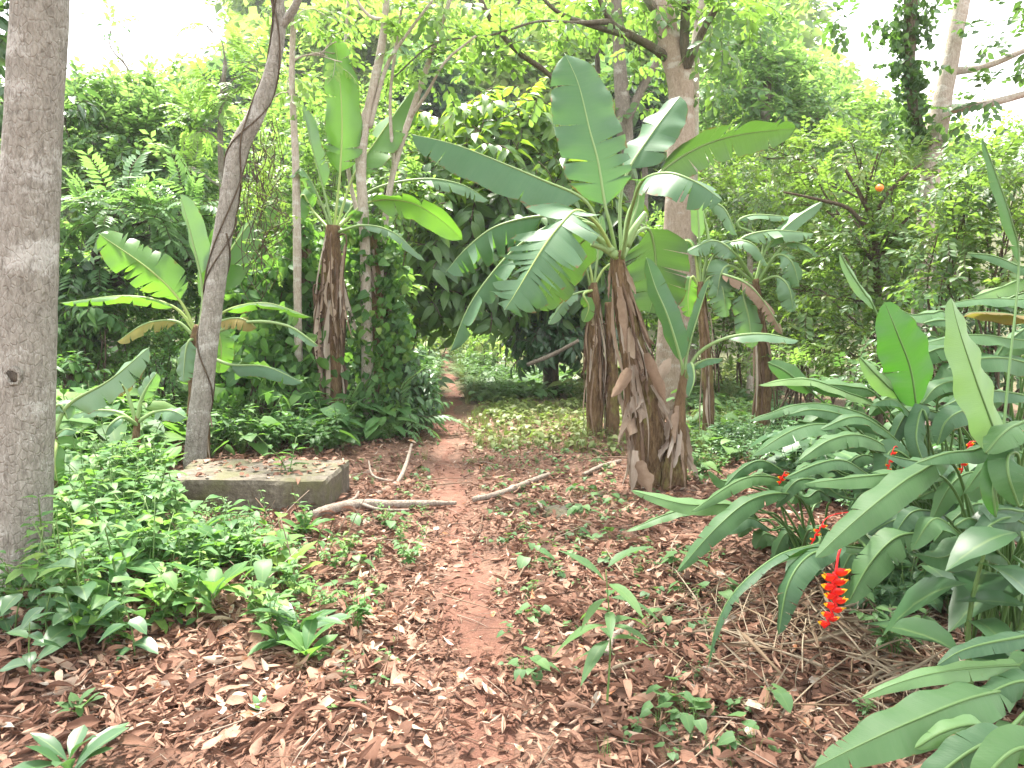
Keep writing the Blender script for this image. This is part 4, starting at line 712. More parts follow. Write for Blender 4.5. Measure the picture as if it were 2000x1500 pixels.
# the other banana plants: label, base px, d, stem stations, leaves (points, k, half width, up, material, tears), dry sheaths
FB = 'bananafresh'; BP = 'bananapale'; YL = 'yellowing'
def bd(d, l): return [(a, c, d + (e[0] if e else 0)) for a, c, *e in l]
BANS = [
 ('tall banana plant with one upright yellow green leaf and a ragged skirt of dead leaves', 640, 8.8, [(640, 775, 27), (642, 640, 25), (646, 540, 20), (650, 440, 13)], [
  ([(652, 450), (660, 380), (664, 338), (668, 250), (664, 160), (652, 66)], 2, 42, (.1, -1, .25), FB, 5, .3), ([(656, 450, .1), (690, 345, .2), (745, 260, .4), (808, 172, .6)], 1, 46, (-.55, -.75, .35), FB, 3, .55),
  ([(650, 450), (632, 370), (610, 290), (590, 205, .1)], 1, 24, (-.9, -.6, .3), BP, 4, .4), ([(648, 450), (620, 380, -.1), (590, 330, -.2), (565, 345, -.2)], 1, 24, (-.3, -.3, 1), BP, 5, .7), ([(655, 450, .1), (720, 395, .2), (800, 395, .1), (862, 430, 0), (905, 470, 0)], 1, 34, (.1, .75, .8), FB, 2, .8),
  ([(655, 450, .3), (720, 375, .5), (820, 350, .6), (900, 360, .7), (955, 392, .8)], 2, 26, (.1, -.5, 1), BP, 12, .3), ([(655, 455), (710, 440, -.2), (770, 455, -.3), (830, 510, -.3)], 1, 16, (.2, -.4, 1), BP, 6, .2), ([(645, 450), (610, 410, .2), (590, 380, .2), (580, 440, .2)], 1, 22, (-.4, -.7, .6), FB, 5, .4), ([(654, 450, .2), (680, 420, .4), (690, 395, .5), (710, 430, .6)], 1, 26, (.3, -.8, .5), BP, 3, .4)], 40),
 ('banana plant with bright green upright leaves behind the slender leaning trunk', 388, 7.3, [(388, 850, 21), (386, 740, 18), (386, 660, 13), (390, 636, 10)], [
  ([(388, 650), (396, 590), (392, 540), (376, 470), (352, 380)], 2, 32, (-.55, -.85, .2), BP, 0, .6), ([(390, 650), (398, 590), (408, 550), (422, 480), (430, 440)], 1, 30, (.2, -1, .2), FB, 0, .5), ([(392, 650, .1), (412, 580, .2), (450, 490, .35), (532, 376, .5)], 1, 46, (-.45, -.8, .35), FB, 2, .6), ([(384, 650), (350, 585, -.05), (290, 525, -.15), (192, 456, -.25)], 1, 47, (-.35, -.75, .55), FB, 9, .45),
  ([(384, 652), (340, 600), (250, 578, -.1), (116, 592, -.2)], 1, 20, (-.1, .35, 1), FB, 5, .7), ([(382, 660), (345, 628), (285, 632, -.1), (228, 668, -.1)], 1, 24, (-.1, -.5, 1), YL, 8, .3), ([(396, 655), (430, 628, -.1), (470, 622, -.2), (502, 640, -.2)], 1, 26, (.1, -.5, 1), YL, 8, .7), ([(396, 655), (440, 608), (520, 592), (608, 620)], 1, 18, (.1, .3, 1), FB, 3, .4), ([(396, 660), (480, 630, -.2), (560, 636, -.3), (622, 676, -.3)], 2, 14, (.1, -.4, 1), BP, 4, .3),
  ([(384, 665), (370, 665, -.1), (362, 690, -.15), (358, 745, -.2)], 1, 26, (-.2, -1, .2), BP, 3, .3), ([(396, 690), (450, 712, -.2), (520, 716, -.4), (592, 748, -.5)], 1, 24, (.1, -.5, 1), 'banana', 1, .2), ([(392, 660, .1), (420, 640, .2), (432, 680, .2), (428, 730, .2)], 1, 26, (.3, -.9, .2), FB, 4, .1)], 12),
 ('small banana plant with one long pale leaf beside the stout grey trunk', 98, 5.2, [(100, 930, 11), (104, 860, 8), (106, 838, 5)], [([(106, 845), (135, 790), (215, 742, -.1), (292, 678, -.15)], 1, 44, (-.45, -.7, .6), BP, 4, .4), ([(104, 850), (100, 810), (118, 790), (134, 820)], 1, 20, (-.3, -.8, .5), BP, 2, .5), ([(106, 850), (118, 845), (130, 838, -.1), (150, 842, -.1)], 1, 18, (.1, -.5, 1), 'banana', 0, .7), ([(106, 860), (110, 870, -.1), (106, 900, -.15), (112, 940, -.15)], 1, 18, (.1, -1, .2), FB, 0, .4)], 3),
 ('tiny banana plant with short leaves in the undergrowth left of the leaning trunk', 268, 6.1, [(266, 870, 8), (268, 830, 6), (268, 812, 4)], [([(268, 825), (300, 806), (335, 802, -.1), (364, 816, -.1)], 1, 24, (.1, -.5, .9), BP, 1, .3), ([(268, 820), (276, 780), (290, 752), (306, 728)], 1, 18, (.3, -.9, .4), BP, 2, .5), ([(266, 825), (250, 770), (240, 752), (228, 775)], 1, 13, (-.2, -.8, .7), YL, 4, .5), ([(266, 828), (230, 805), (180, 802), (136, 812)], 1, 15, (-.1, -.5, 1), BP, 3, .4), ([(268, 830), (240, 815, -.2), (215, 830, -.3), (205, 850, -.3)], 1, 14, (-.3, -.6, .8), 'banana', 1, .4)], 3),
 ('banana clump of dry brown stems behind the largest banana plant', 1168, 8.6, [(1162, 770, 16), (1160, 660, 15), (1159, 580, 11), (1158, 552, 8)], [([(1158, 560), (1152, 520), (1136, 480, .1), (1120, 450, .2)], 1, 12, (-.3, -.9, .4), FB, 1, .3), ([(1160, 560), (1166, 510), (1172, 460), (1176, 420)], 1, 14, (.1, -1, .2), BP, 1, .5), ([(1160, 560), (1180, 525), (1202, 515), (1225, 540)], 1, 13, (.2, -.6, .8), FB, 2, .5), ([(1154, 562), (1142, 524, -.1), (1120, 528, -.15), (1094, 592, -.2)], 1, 17, (-.3, -.7, .6), YL, 9, .9), ([(1154, 568), (1130, 572, -.1), (1105, 585, -.2), (1070, 634, -.2)], 1, 18, (-.3, -.6, .8), BP, 4, .4), ([(1160, 566), (1140, 575, -.2), (1150, 600, -.2), (1140, 630, -.2)], 1, 14, (-.2, -.9, .3), FB, 2, .4)], 26),
 ('banana plant with a pale rolled spear leaf just right of the forked tree', 1378, 8.2, [(1384, 770, 11), (1376, 660, 10), (1370, 580, 8), (1368, 550, 6)], [([(1368, 560), (1367, 500), (1366, 465), (1363, 410), (1359, 376)], 2, 15, (0, -1, .1), 'helipale', 0, .6), ([(1370, 560), (1384, 470), (1372, 400, .1), (1412, 405, .1), (1440, 460, .1)], 2, 22, (.5, -.6, .7), BP, 2, .4), ([(1370, 560), (1400, 490), (1440, 470, -.1), (1475, 480, -.2), (1500, 520, -.2)], 1, 22, (.3, -.6, .8), BP, 6, .5), ([(1366, 560), (1356, 490), (1340, 470), (1320, 490)], 1, 16, (-.2, -.6, .8), FB, 2, .5), ([(1370, 565), (1390, 540, -.1), (1410, 560, -.2), (1420, 620, -.2)], 1, 30, (.2, -.95, .3), BP, 5, .6), ([(1368, 565), (1352, 540), (1344, 580), (1346, 620)], 1, 20, (-.1, -1, .2), FB, 3, .4)], 12),
 ('banana plant with spreading torn leaves and one dead brown leaf, right of the clearing', 1482, 8.3, [(1492, 740, 14), (1486, 660, 13), (1478, 580, 10), (1474, 545, 8)], [([(1476, 550), (1498, 485), (1550, 430), (1608, 392)], 1, 19, (-.4, -.7, .6), BP, 1, .5), ([(1476, 550), (1490, 470, .1), (1440, 440, .1), (1470, 420, .1), (1560, 425, .1)], 2, 14, (0, -.3, 1), BP, 6, .3), ([(1472, 550), (1440, 500, -.1), (1450, 465, -.1), (1510, 450, -.1), (1590, 456, -.1)], 2, 26, (0, -.5, 1), BP, 7, .7), ([(1472, 550), (1440, 500, -.2), (1395, 470, -.2), (1340, 492, -.2)], 1, 28, (-.2, -.6, .8), BP, 7, .4), ([(1470, 550), (1430, 520, -.2), (1410, 530, -.3), (1400, 580, -.3)], 1, 30, (-.2, -.9, .4), BP, 7, .3), ([(1480, 550), (1515, 500, -.1), (1545, 510, -.2), (1562, 560, -.2)], 1, 28, (.3, -.8, .5), BP, 7, .5), ([(1480, 555), (1515, 540, -.2), (1540, 560, -.3), (1550, 610, -.3)], 1, 26, (.3, -.8, .5), BP, 5, .4), ([(1470, 555), (1410, 535, -.3), (1460, 555, -.4), (1500, 600, -.4), (1530, 655, -.4)], 1, 18, (0, -.6, .7), 'dry', 10, .3), ([(1470, 560), (1452, 570, -.3), (1462, 620, -.35), (1470, 680, -.35)], 1, 30, (-.1, -1, .1), BP, 5, .2), ([(1480, 552), (1530, 480), (1570, 478), (1600, 500)], 1, 15, (.3, -.6, .8), BP, 5, .6)], 14),
]
for lab, px, d, st, lv, ns in BANS:
    root = empty('banana_plant', base_of(px, d), lab, 'banana plant'); q = stem_of(root, [(a, c, d, r) for a, c, r in st], seg=16)
    if 'dry brown stems' in lab:
        for sx, sh in ((1196, 0),): q2 = stem_of(root, [(sx, 770, d + sh, 13), (sx - 4, 660, d + sh, 11), (sx - 8, 590, d + sh, 7)], seg=14); sheaths(root, q2, 9, .2, .6, .016, .25, .03)
    if ns: sheaths(root, q, ns, .3, 1., .02 if ns > 30 else .013, .4, .04)
    if ns >= 22:
        for _ in range(16 if ns > 30 else 4):      # whole dead leaves hanging down
            a = rs(0, 6.28); o = np.array([math.cos(a), math.sin(a), 0]); st = q[int(rs(26, 44)), :3]; L = rs(.6, 1.25); pp = [st, st + o * rs(.1, .22) + np.array([0, 0, .03]), st + o * rs(.14, .32) - np.array([0, 0, L * .5]), st + o * rs(.1, .34) + np.array([rs(-.05, .05), 0, -L])]
            g = big_leaf(np.array(pp), rs(.04, .09), o + np.array([0, 0, .2]), .22, .9, .9, .5, 8, fwd=.1, rib=.008, n=26, mseg=4, wave=.06, gap=1.5, trag=.9); leaf_part(root, g, M['dry'], M['stick'], 'dead_leaf')
    for l, k, hw, up, mm, te, rn in lv:
        lamina(root, bd(d, l), k, hw, up, mm, 'ribbright' if mm == FB else 'ribgreen', foldL=.3, foldR=.3, droop=.35, tears=te, gap=1.1, trag=.3, rnd=rn, n=32, mseg=4, rib_=0) if False else lamina(root, bd(d, l), k, hw, up, mm, 'ribbright' if mm == FB else 'ribgreen', foldL=.3, foldR=.3, droop=.35, tears=te, gap=1.1, trag=.3, rnd=rn, n=32, mseg=4)
# dead vine-wrapped stems between the left banana plants
for lab, st, d in (('dead stem wrapped in green climbers left of the tall left banana plant', [(598, 770, 20), (592, 640, 18), (588, 520, 16), (584, 430, 12)], 9.2), ('dead stem hung with climbers and dry leaves right of the tall left banana plant', [(735, 740, 22), (730, 620, 20), (726, 500, 17), (722, 430, 12)], 9.2), ('thin broken stem covered with creeper beside the glossy path bush', [(762, 690, 10), (756, 560, 9), (752, 460, 7)], 9.4), ('leaning dead stem in pale creeper behind the slender leaning trunk', [(470, 760, 11), (472, 560, 10), (480, 420, 8)], 9.6)):
    root = empty('dead_stem', base_of(st[0][0], d), lab, 'dead trunk'); q = stem_of(root, [(a, c, d, r) for a, c, r in st], seg=14, name='trunk'); sheaths(root, q, 14, .3, .8, .022, .4, .06)
    mb = MB()
    for i in range(4, len(q), 1):
        k = 5; th = R.uniform(0, 6.28, k); o = np.stack([np.cos(th), np.sin(th) - .3, 0 * th], 1); scatter(mb, SPR['ivy'], q[i, :3] + o * q[i, 3] * 1.05, o + rdir(k) * .5 - np.array([0, 0, .3]), o + np.array([0, 0, .6]), R.uniform(.16, .36, k), R.uniform(.1, .8, k))
    mb.build('creeper', [M['herb'], M['twig']], root)
# ------------------------------------------------------------------ heliconias on the right
HCL = [('heliconia clump with arching blue green leaves reaching left over the litter', 1870, 4.3), ('heliconia clump with two tall upright pale leaves at the edge of the picture', 1985, 3.2), ('heliconia clump nearest the camera with leaves lying over the dry stalks', 2120, 2.5), ('low heliconia clump whose narrow leaves droop toward the path', 1600, 4.5), ('heliconia clump at the back with stacked dark green leaves', 1990, 4.9)]
HR = []
for lab, px, d in HCL: HR.append(empty('heliconia_plant', base_of(px, d), lab, 'heliconia'))
def hleaf(ci, l, k, hw, up, m='heli', **kw):
    up = np.asarray(up, float) + rdir(1)[0] * .22; root = HR[ci]; b0 = np.array(root.location) + np.array([rs(-.12, .12), rs(-.12, .12), -.02]); p = pts3(l); m0 = b0 * .45 + p[0] * .55 + np.array([0, 0, .12]); p = np.vstack([[b0, m0], p]); k += 2
    L = np.r_[0, np.cumsum(np.linalg.norm(np.diff(p, axis=0), axis=1))]; s0 = L[k] / L[-1]; d = np.mean([q[2] for q in l])
    kw = {**dict(foldL=.25, foldR=.25, droop=.3 + rs(-.15, .25), tears=2, gap=.5, trag=.12, prof='heli', rib=.0055, n=int(min(90, 30 / (1 - s0))), mseg=5, wave=.025), **kw}
    leaf_part(root, big_leaf(p, hw * rs(.85, 1.2) * d / FPX, up, s0, **kw), M[m], M['stem'], 'leaf', 'leaf_stalk')
U0 = (-.1, -.3, 1)
for a in (
 # clump 0: middle fan
 (0, [(1790, 800, 3.9), (1778, 720, 3.85), (1752, 650, 3.8), (1728, 590, 3.8)], 0, 50, (.25, -1, .1), 'helibright', dict(tears=1, foldL=.05, foldR=.05, droop=.08)),
 (0, [(1712, 612, 4.1), (1690, 575, 4.1), (1660, 530, 4.1), (1640, 492, 4.1)], 0, 17, (.5, -.8, .2), 'helipale', dict(tears=0)),
 (0, [(1755, 778, 3.9), (1735, 755, 3.85), (1705, 725, 3.8), (1680, 698, 3.8)], 0, 22, (.4, -.9, .2), 'helipale', dict(tears=0)),
 (0, [(1720, 800, 4.1), (1650, 765, 4.05), (1570, 740, 4), (1480, 752, 4)], 0, 22, (0, -.45, 1), 'helipale', {}), (0, [(1715, 775, 4.1), (1660, 755, 4.1), (1610, 750, 4.1), (1560, 740, 4.1)], 0, 24, (-.1, -.6, .8), 'heli', {}), (0, [(1590, 770, 4.1), (1560, 745, 4.1), (1530, 722, 4.1), (1500, 708, 4.1)], 0, 20, (-.4, -.8, .5), 'heli', {}),
 (0, [(1720, 830, 4), (1640, 795, 3.95), (1560, 790, 3.9), (1462, 822, 3.9)], 0, 22, (0, -.2, 1), 'heli', dict(tears=4)), (0, [(1720, 850, 3.9), (1660, 815, 3.85), (1590, 800, 3.8), (1540, 810, 3.8)], 0, 24, (0, -.4, 1), 'heli', dict(tears=3)), (0, [(1690, 870, 3.8), (1620, 830, 3.75), (1550, 840, 3.7), (1468, 890, 3.65)], 0, 26, (0, -.35, 1), 'heli', dict(tears=4)), (0, [(1740, 880, 3.7), (1680, 850, 3.6), (1620, 860, 3.55), (1560, 900, 3.5)], 0, 24, (0, -.4, 1), 'heli', dict(tears=3)),
 (0, [(1760, 870, 3.8), (1700, 822, 3.75), (1660, 815, 3.7), (1600, 840, 3.7)], 0, 22, (0, -.3, 1), 'heli', {}), (0, [(1700, 930, 3.6), (1650, 900, 3.5), (1600, 905, 3.45), (1530, 935, 3.4)], 0, 26, (-.1, -.5, .9), 'heli', dict(tears=2)), (0, [(1810, 850, 3.9), (1770, 800, 3.85), (1740, 780, 3.8), (1700, 790, 3.8)], 0, 22, (0, -.5, .8), 'heli', {}), (0, [(1780, 900, 3.7), (1740, 880, 3.65), (1730, 930, 3.6), (1740, 990, 3.6)], 0, 24, (-.2, -1, .3), 'helidark', {}), (0, [(1830, 790, 4), (1860, 740, 4), (1890, 720, 4), (1940, 740, 4)], 0, 30, (0, -.5, .9), 'heli', {}), (0, [(1812, 830, 3.8), (1800, 800, 3.8), (1790, 860, 3.7), (1815, 930, 3.65)], 0, 26, (-.3, -.9, .3), 'helidark', {}),
 # big front leaf of clump 0/1
 (1, [(1860, 905, 2.95), (1790, 925, 2.85), (1720, 975, 2.75), (1650, 1035, 2.7), (1592, 1090, 2.66)], 0, 44, (-.45, -.65, .75), 'heli', dict(tears=2, rnd=.8)), (1, [(1850, 940, 3), (1780, 925, 2.95), (1690, 930, 2.9), (1570, 945, 2.88)], 0, 30, (-.05, -.5, 1), 'heli', dict(tears=3)), (1, [(1960, 870, 2.9), (1900, 880, 2.85), (1850, 885, 2.8), (1790, 905, 2.8)], 0, 26, (0, -.5, 1), 'heli', dict(tears=2)),
 (1, [(1962, 905, 2.9), (1945, 850, 2.86), (1905, 740, 2.82), (1872, 640, 2.82), (1858, 582, 2.84)], 0, 58, (.35, -1, .1), 'helipale', dict(tears=0, foldL=.1, foldR=.12, droop=.1)), (1, [(1990, 520, 4), (1975, 430, 4), (1945, 340, 4), (1918, 268, 4)], 0, 26, (.6, -.8, .1), 'heli', dict(tears=2)), (1, [(2010, 840, 2.8), (1985, 830, 2.75), (1955, 850, 2.7), (1925, 885, 2.68)], 0, 44, (-.3, -.6, .8), 'heli', {}), (1, [(1950, 920, 2.8), (1945, 910, 2.75), (1940, 960, 2.7), (1945, 1010, 2.7)], 0, 24, (0, -1, .1), 'helibright', {}), (1, [(1990, 900, 2.75), (1970, 890, 2.7), (1970, 930, 2.65), (1990, 990, 2.65)], 0, 40, (-.3, -.9, .3), 'heli', {}),
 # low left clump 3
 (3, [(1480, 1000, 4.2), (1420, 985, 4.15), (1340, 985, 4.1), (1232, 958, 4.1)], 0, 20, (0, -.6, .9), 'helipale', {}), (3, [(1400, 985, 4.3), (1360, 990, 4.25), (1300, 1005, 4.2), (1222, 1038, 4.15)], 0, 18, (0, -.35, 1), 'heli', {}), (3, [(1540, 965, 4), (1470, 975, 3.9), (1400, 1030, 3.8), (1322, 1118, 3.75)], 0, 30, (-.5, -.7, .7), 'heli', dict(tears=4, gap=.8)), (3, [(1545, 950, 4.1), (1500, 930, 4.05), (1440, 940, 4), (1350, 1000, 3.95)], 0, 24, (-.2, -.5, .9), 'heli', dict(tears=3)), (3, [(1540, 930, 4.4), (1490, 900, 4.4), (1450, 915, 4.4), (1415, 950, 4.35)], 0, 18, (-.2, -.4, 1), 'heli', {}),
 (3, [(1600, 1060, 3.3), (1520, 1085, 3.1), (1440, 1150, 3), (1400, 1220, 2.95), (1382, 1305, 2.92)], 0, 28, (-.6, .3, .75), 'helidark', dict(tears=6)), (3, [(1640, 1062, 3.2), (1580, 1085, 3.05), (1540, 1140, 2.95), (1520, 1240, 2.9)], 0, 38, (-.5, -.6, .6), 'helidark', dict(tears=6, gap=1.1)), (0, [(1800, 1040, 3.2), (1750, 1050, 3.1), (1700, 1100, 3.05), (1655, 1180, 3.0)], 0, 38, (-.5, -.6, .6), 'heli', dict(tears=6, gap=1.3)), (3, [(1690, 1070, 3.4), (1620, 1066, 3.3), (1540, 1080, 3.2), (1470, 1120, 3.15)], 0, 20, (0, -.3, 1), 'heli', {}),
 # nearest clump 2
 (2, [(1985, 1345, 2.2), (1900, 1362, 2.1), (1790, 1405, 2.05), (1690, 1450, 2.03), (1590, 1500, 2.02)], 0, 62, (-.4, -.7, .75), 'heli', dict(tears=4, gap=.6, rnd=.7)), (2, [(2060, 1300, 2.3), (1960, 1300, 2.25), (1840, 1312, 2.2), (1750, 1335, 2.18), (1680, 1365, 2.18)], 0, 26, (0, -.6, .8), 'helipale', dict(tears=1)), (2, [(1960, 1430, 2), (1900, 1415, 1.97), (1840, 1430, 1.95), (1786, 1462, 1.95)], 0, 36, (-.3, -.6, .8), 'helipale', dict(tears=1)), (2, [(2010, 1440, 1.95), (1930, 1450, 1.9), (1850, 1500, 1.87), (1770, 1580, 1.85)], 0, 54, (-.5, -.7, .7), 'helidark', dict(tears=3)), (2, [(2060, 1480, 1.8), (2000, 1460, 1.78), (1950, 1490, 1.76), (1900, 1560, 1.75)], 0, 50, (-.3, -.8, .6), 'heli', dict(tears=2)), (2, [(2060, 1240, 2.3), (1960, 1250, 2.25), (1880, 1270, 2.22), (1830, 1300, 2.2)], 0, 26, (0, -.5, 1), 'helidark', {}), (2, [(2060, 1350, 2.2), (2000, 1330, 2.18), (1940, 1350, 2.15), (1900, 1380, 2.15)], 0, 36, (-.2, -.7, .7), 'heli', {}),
 # stacked leaves at the back, clump 4
 (4, [(2060, 600, 4.3), (1980, 585, 4.25), (1900, 585, 4.2), (1830, 600, 4.2)], 0, 28, (0, -.2, 1), 'heli', {}), (4, [(2050, 640, 4.2), (1980, 615, 4.15), (1900, 610, 4.1), (1880, 620, 4.1)], 0, 22, (0, .3, 1), 'yellowing', {}), (4, [(2040, 690, 4.1), (1960, 660, 4.05), (1880, 655, 4), (1800, 672, 4)], 0, 28, (0, -.3, 1), 'heli', dict(tears=3)), (4, [(2050, 740, 4), (1990, 705, 3.95), (1920, 700, 3.9), (1850, 720, 3.9)], 0, 30, (0, -.5, .9), 'heli', {}), (4, [(2020, 790, 3.9), (1960, 765, 3.85), (1900, 770, 3.8), (1830, 800, 3.8)], 0, 28, (0, -.5, .9), 'helidark', {}), (4, [(1900, 700, 4.2), (1850, 680, 4.15), (1810, 690, 4.1), (1770, 715, 4.1)], 0, 26, (0, -.4, 1), 'heli', {}), (4, [(2040, 540, 4.4), (1990, 520, 4.4), (1940, 500, 4.4), (1890, 495, 4.4)], 0, 24, (0, -.4, 1), 'heli', {}), (4, [(2060, 570, 4.4), (2010, 545, 4.4), (1960, 560, 4.4), (1900, 580, 4.35)], 0, 22, (0, -.4, 1), 'helipale', {}), (4, [(1960, 830, 3.8), (1900, 800, 3.75), (1850, 820, 3.7), (1830, 870, 3.7)], 0, 30, (-.3, -.7, .6), 'helidark', {}), (4, [(1920, 760, 4), (1870, 745, 3.95), (1830, 755, 3.9), (1800, 790, 3.9)], 0, 24, (-.2, -.5, .8), 'heli', {})): hleaf(*a[:6], **a[6])
# filler stalks and leaves inside the clumps
for ci, n, (x0, x1, y0, y1), d in ((0, 26, (1600, 1900, 800, 1000), 4.2), (4, 26, (1780, 2050, 560, 900), 4.7), (1, 12, (1850, 2080, 860, 1060), 3.4), (3, 12, (1440, 1650, 930, 1080), 4.5), (2, 5, (1980, 2150, 1250, 1450), 2.4), (0, 16, (1700, 1980, 980, 1180), 3.9), (1, 9, (1920, 2060, 930, 1120), 2.8)):
    for _ in range(n):
        px, py, dd = rs(x0, x1), rs(y0, y1), d + rs(-.25, .35); s = -1 if rs(0, 1) < .72 else 1; L = rs(60, 140) * 4 / dd
        hleaf(ci, [(px, py, dd), (px + s * L * .35, py - L * rs(.02, .35), dd - .04), (px + s * L * .7, py - L * rs(-.05, .4), dd - .07), (px + s * L, py - L * rs(-.4, .25), dd - .08)], 0, rs(20, 30) * 4 / dd, (rs(-.3, .3), -.4, 1), str(R.choice(['heli', 'heli', 'helidark'])), tears=int(rs(0, 3)))
# hanging red and yellow flower spikes
def spike(ci, p, n, size, stalk):
    root = HR[ci]; q = resample(curve(pts3(p), 10), n + 1); T = nrm(np.gradient(q, axis=0)); mb = MB(); z = q.copy(); z[:, 0] += np.where(np.arange(n + 1) % 2, 1, -1) * size * .12; mb.add(*tube_geo(z, size * .09, 7))
    s = curve(pts3(stalk), 8); mb.add(*tube_geo(s, size * .075, 7)); fl = mb.build('flower_spike', M['bractred'], root)
    for i in range(n):
        sd = -1 if i % 2 else 1; sc = size * (1 - .35 * i / n); v = np.linspace(0, 1, 8); c = np.stack([sd * v * (.95 - .1 * v), -.1 * v, -.25 * v + .42 * v * v], 1) * sc; w = np.sin(np.pi * np.clip(v * .93 + .05, 0, 1) ** .7) ** .8 * .42 * sc; b = MB(); V, U, F = [], [], []
        for k in range(8):
            for j, u in enumerate((-1, -.6, 0, .6, 1)): V.append(q[i] + c[k] + np.array([0, u * w[k] * .55, abs(u) ** 1.5 * w[k] * 1.0 - w[k] * .5])); U.append((u, v[k], .5))
        F = np.array([(k * 5 + j, k * 5 + j + 1, k * 5 + j + 6, k * 5 + j + 5) for k in range(7) for j in range(4)]); mm = np.array([1 if (k >= 5 or (j in (0, 3) and k > 4)) else 0 for k in range(7) for j in range(4)])
        b.add(np.array(V), F, np.array(U), mm)
        for _ in range(1):
            a = q[i] + c[5] * rs(.6, 1) + np.array([0, rs(-.1, .1) * sc, .1 * sc]); e = a + np.array([sd * rs(.1, .3), rs(-.25, 0), rs(-.05, .35)]) * sc; b.add(*tube_geo(curve([a, e], 3), [sc * .045, sc * .05, sc * .04, sc * .015], 5), m=1)
        o = b.build('bract', [M['bractred'], M['bracttip']], None, np.array(root.location)); o.parent = fl
spike(0, [(1632, 1118, 2.85), (1628, 1150, 2.85), (1632, 1175, 2.85), (1612, 1226, 2.85)], 12, .066, [(1700, 1010, 3.3), (1668, 1030, 3.05), (1642, 1070, 2.9), (1632, 1118, 2.85)])
spike(3, [(1530, 928, 4), (1526, 936, 4), (1523, 946, 4)], 4, .035, [(1560, 960, 4.2), (1545, 930, 4.1), (1534, 922, 4.02), (1530, 928, 4)])
spike(0, [(1742, 885, 3.6), (1737, 905, 3.6), (1732, 925, 3.6)], 5, .03, [(1770, 930, 3.8), (1756, 880, 3.7), (1748, 872, 3.62), (1742, 885, 3.6)])
spike(0, [(1604, 1028, 3.1), (1594, 1044, 3.1), (1586, 1062, 3.1)], 4, .03, [(1660, 1000, 3.4), (1630, 1005, 3.2), (1612, 1014, 3.12), (1604, 1028, 3.1)])
spike(1, [(1884, 890, 2.9), (1880, 908, 2.9), (1878, 925, 2.9)], 4, .03, [(1930, 900, 3.1), (1905, 874, 3), (1890, 876, 2.92), (1884, 890, 2.9)])
spike(4, [(1890, 868, 3.5), (1900, 872, 3.5), (1915, 880, 3.5)], 4, .035, [(1960, 900, 3.9), (1930, 870, 3.7), (1900, 862, 3.52), (1890, 868, 3.5)])
# ------------------------------------------------------------------ concrete block
def block():
    p = [P(325, 931, 5.42), P(633, 941, 5.36), P(684, 896, 6.15), P(384, 899, 6.2)]; zt = np.mean([a[2] for a in p]); p = np.array([(a[0], a[1], zt) for a in p]); n = 14; V, F = [], []; off = 0
    def face(a, b_, c, d):
        nonlocal off
        for i in range(n + 1):
            for j in range(n + 1):
                u, v = i / n, j / n; V.append(a * (1 - u) * (1 - v) + b_ * u * (1 - v) + c * u * v + d * (1 - u) * v)
        F.extend([(off + i * (n + 1) + j, off + (i + 1) * (n + 1) + j, off + (i + 1) * (n + 1) + j + 1, off + i * (n + 1) + j + 1) for i in range(n) for j in range(n)]); off += (n + 1) ** 2
    g = p.copy(); g[:, 2] = -.2; p[:, 2] += 0; face(p[0], p[1], p[2], p[3])
    for k in range(4): face(g[k], g[(k + 1) % 4], p[(k + 1) % 4], p[k])
    V = np.array(V); c = p.mean(0)
    for i, v in enumerate(V):
        e = sum(1 for k in range(4) if abs(np.cross((p[(k + 1) % 4] - p[k])[:2], (v - p[k])[:2])) / np.linalg.norm((p[(k + 1) % 4] - p[k])[:2]) < .02) + (zt - v[2] < .02)
        N = np.array([mnoise.noise(Vector(v * 6)), mnoise.noise(Vector(v * 6 + 9)), mnoise.noise(Vector(v * 6 + 17))]); V[i] = v + N * .01 - (nrm(v - c + np.array([0, 0, .2])) * (.01 + .03 * max(0, mnoise.noise(Vector(v * 9)))) if e > 1 else 0)
    root = empty('concrete_block', (c[0], c[1], 0), 'weathered low concrete block with dead leaves lying on its flat top', 'concrete block'); MB().add(V, np.array(F)).build('slab', M['concrete'], root, smooth=False)
    mb = MB(); t = [leaf_geo(4, rs(.2, .32), rs(-.1, .8), rs(-.2, .6), 'ovate', 0, .3) for _ in range(6)]; n = 110; u = R.uniform(.02, .98, n); v = R.uniform(.03, .98, n) ** .8
    pos = (p[0][None] * ((1 - u) * (1 - v))[:, None] + p[1][None] * (u * (1 - v))[:, None] + p[2][None] * (u * v)[:, None] + p[3][None] * ((1 - u) * v)[:, None]); pos[:, 2] += R.uniform(.004, .02, n)
    scatter(mb, t, pos, np.stack([R.normal(size=n), R.normal(size=n), R.normal(0, .15, n)], 1), np.stack([R.normal(0, .3, n), R.normal(0, .3, n), np.ones(n)], 1), R.uniform(.04, .1, n), R.uniform(.05, 1, n)); tag(mb.build('leaf_scatter', M['litter']), kind='stuff', label='dead leaves lying on the concrete block')
block()
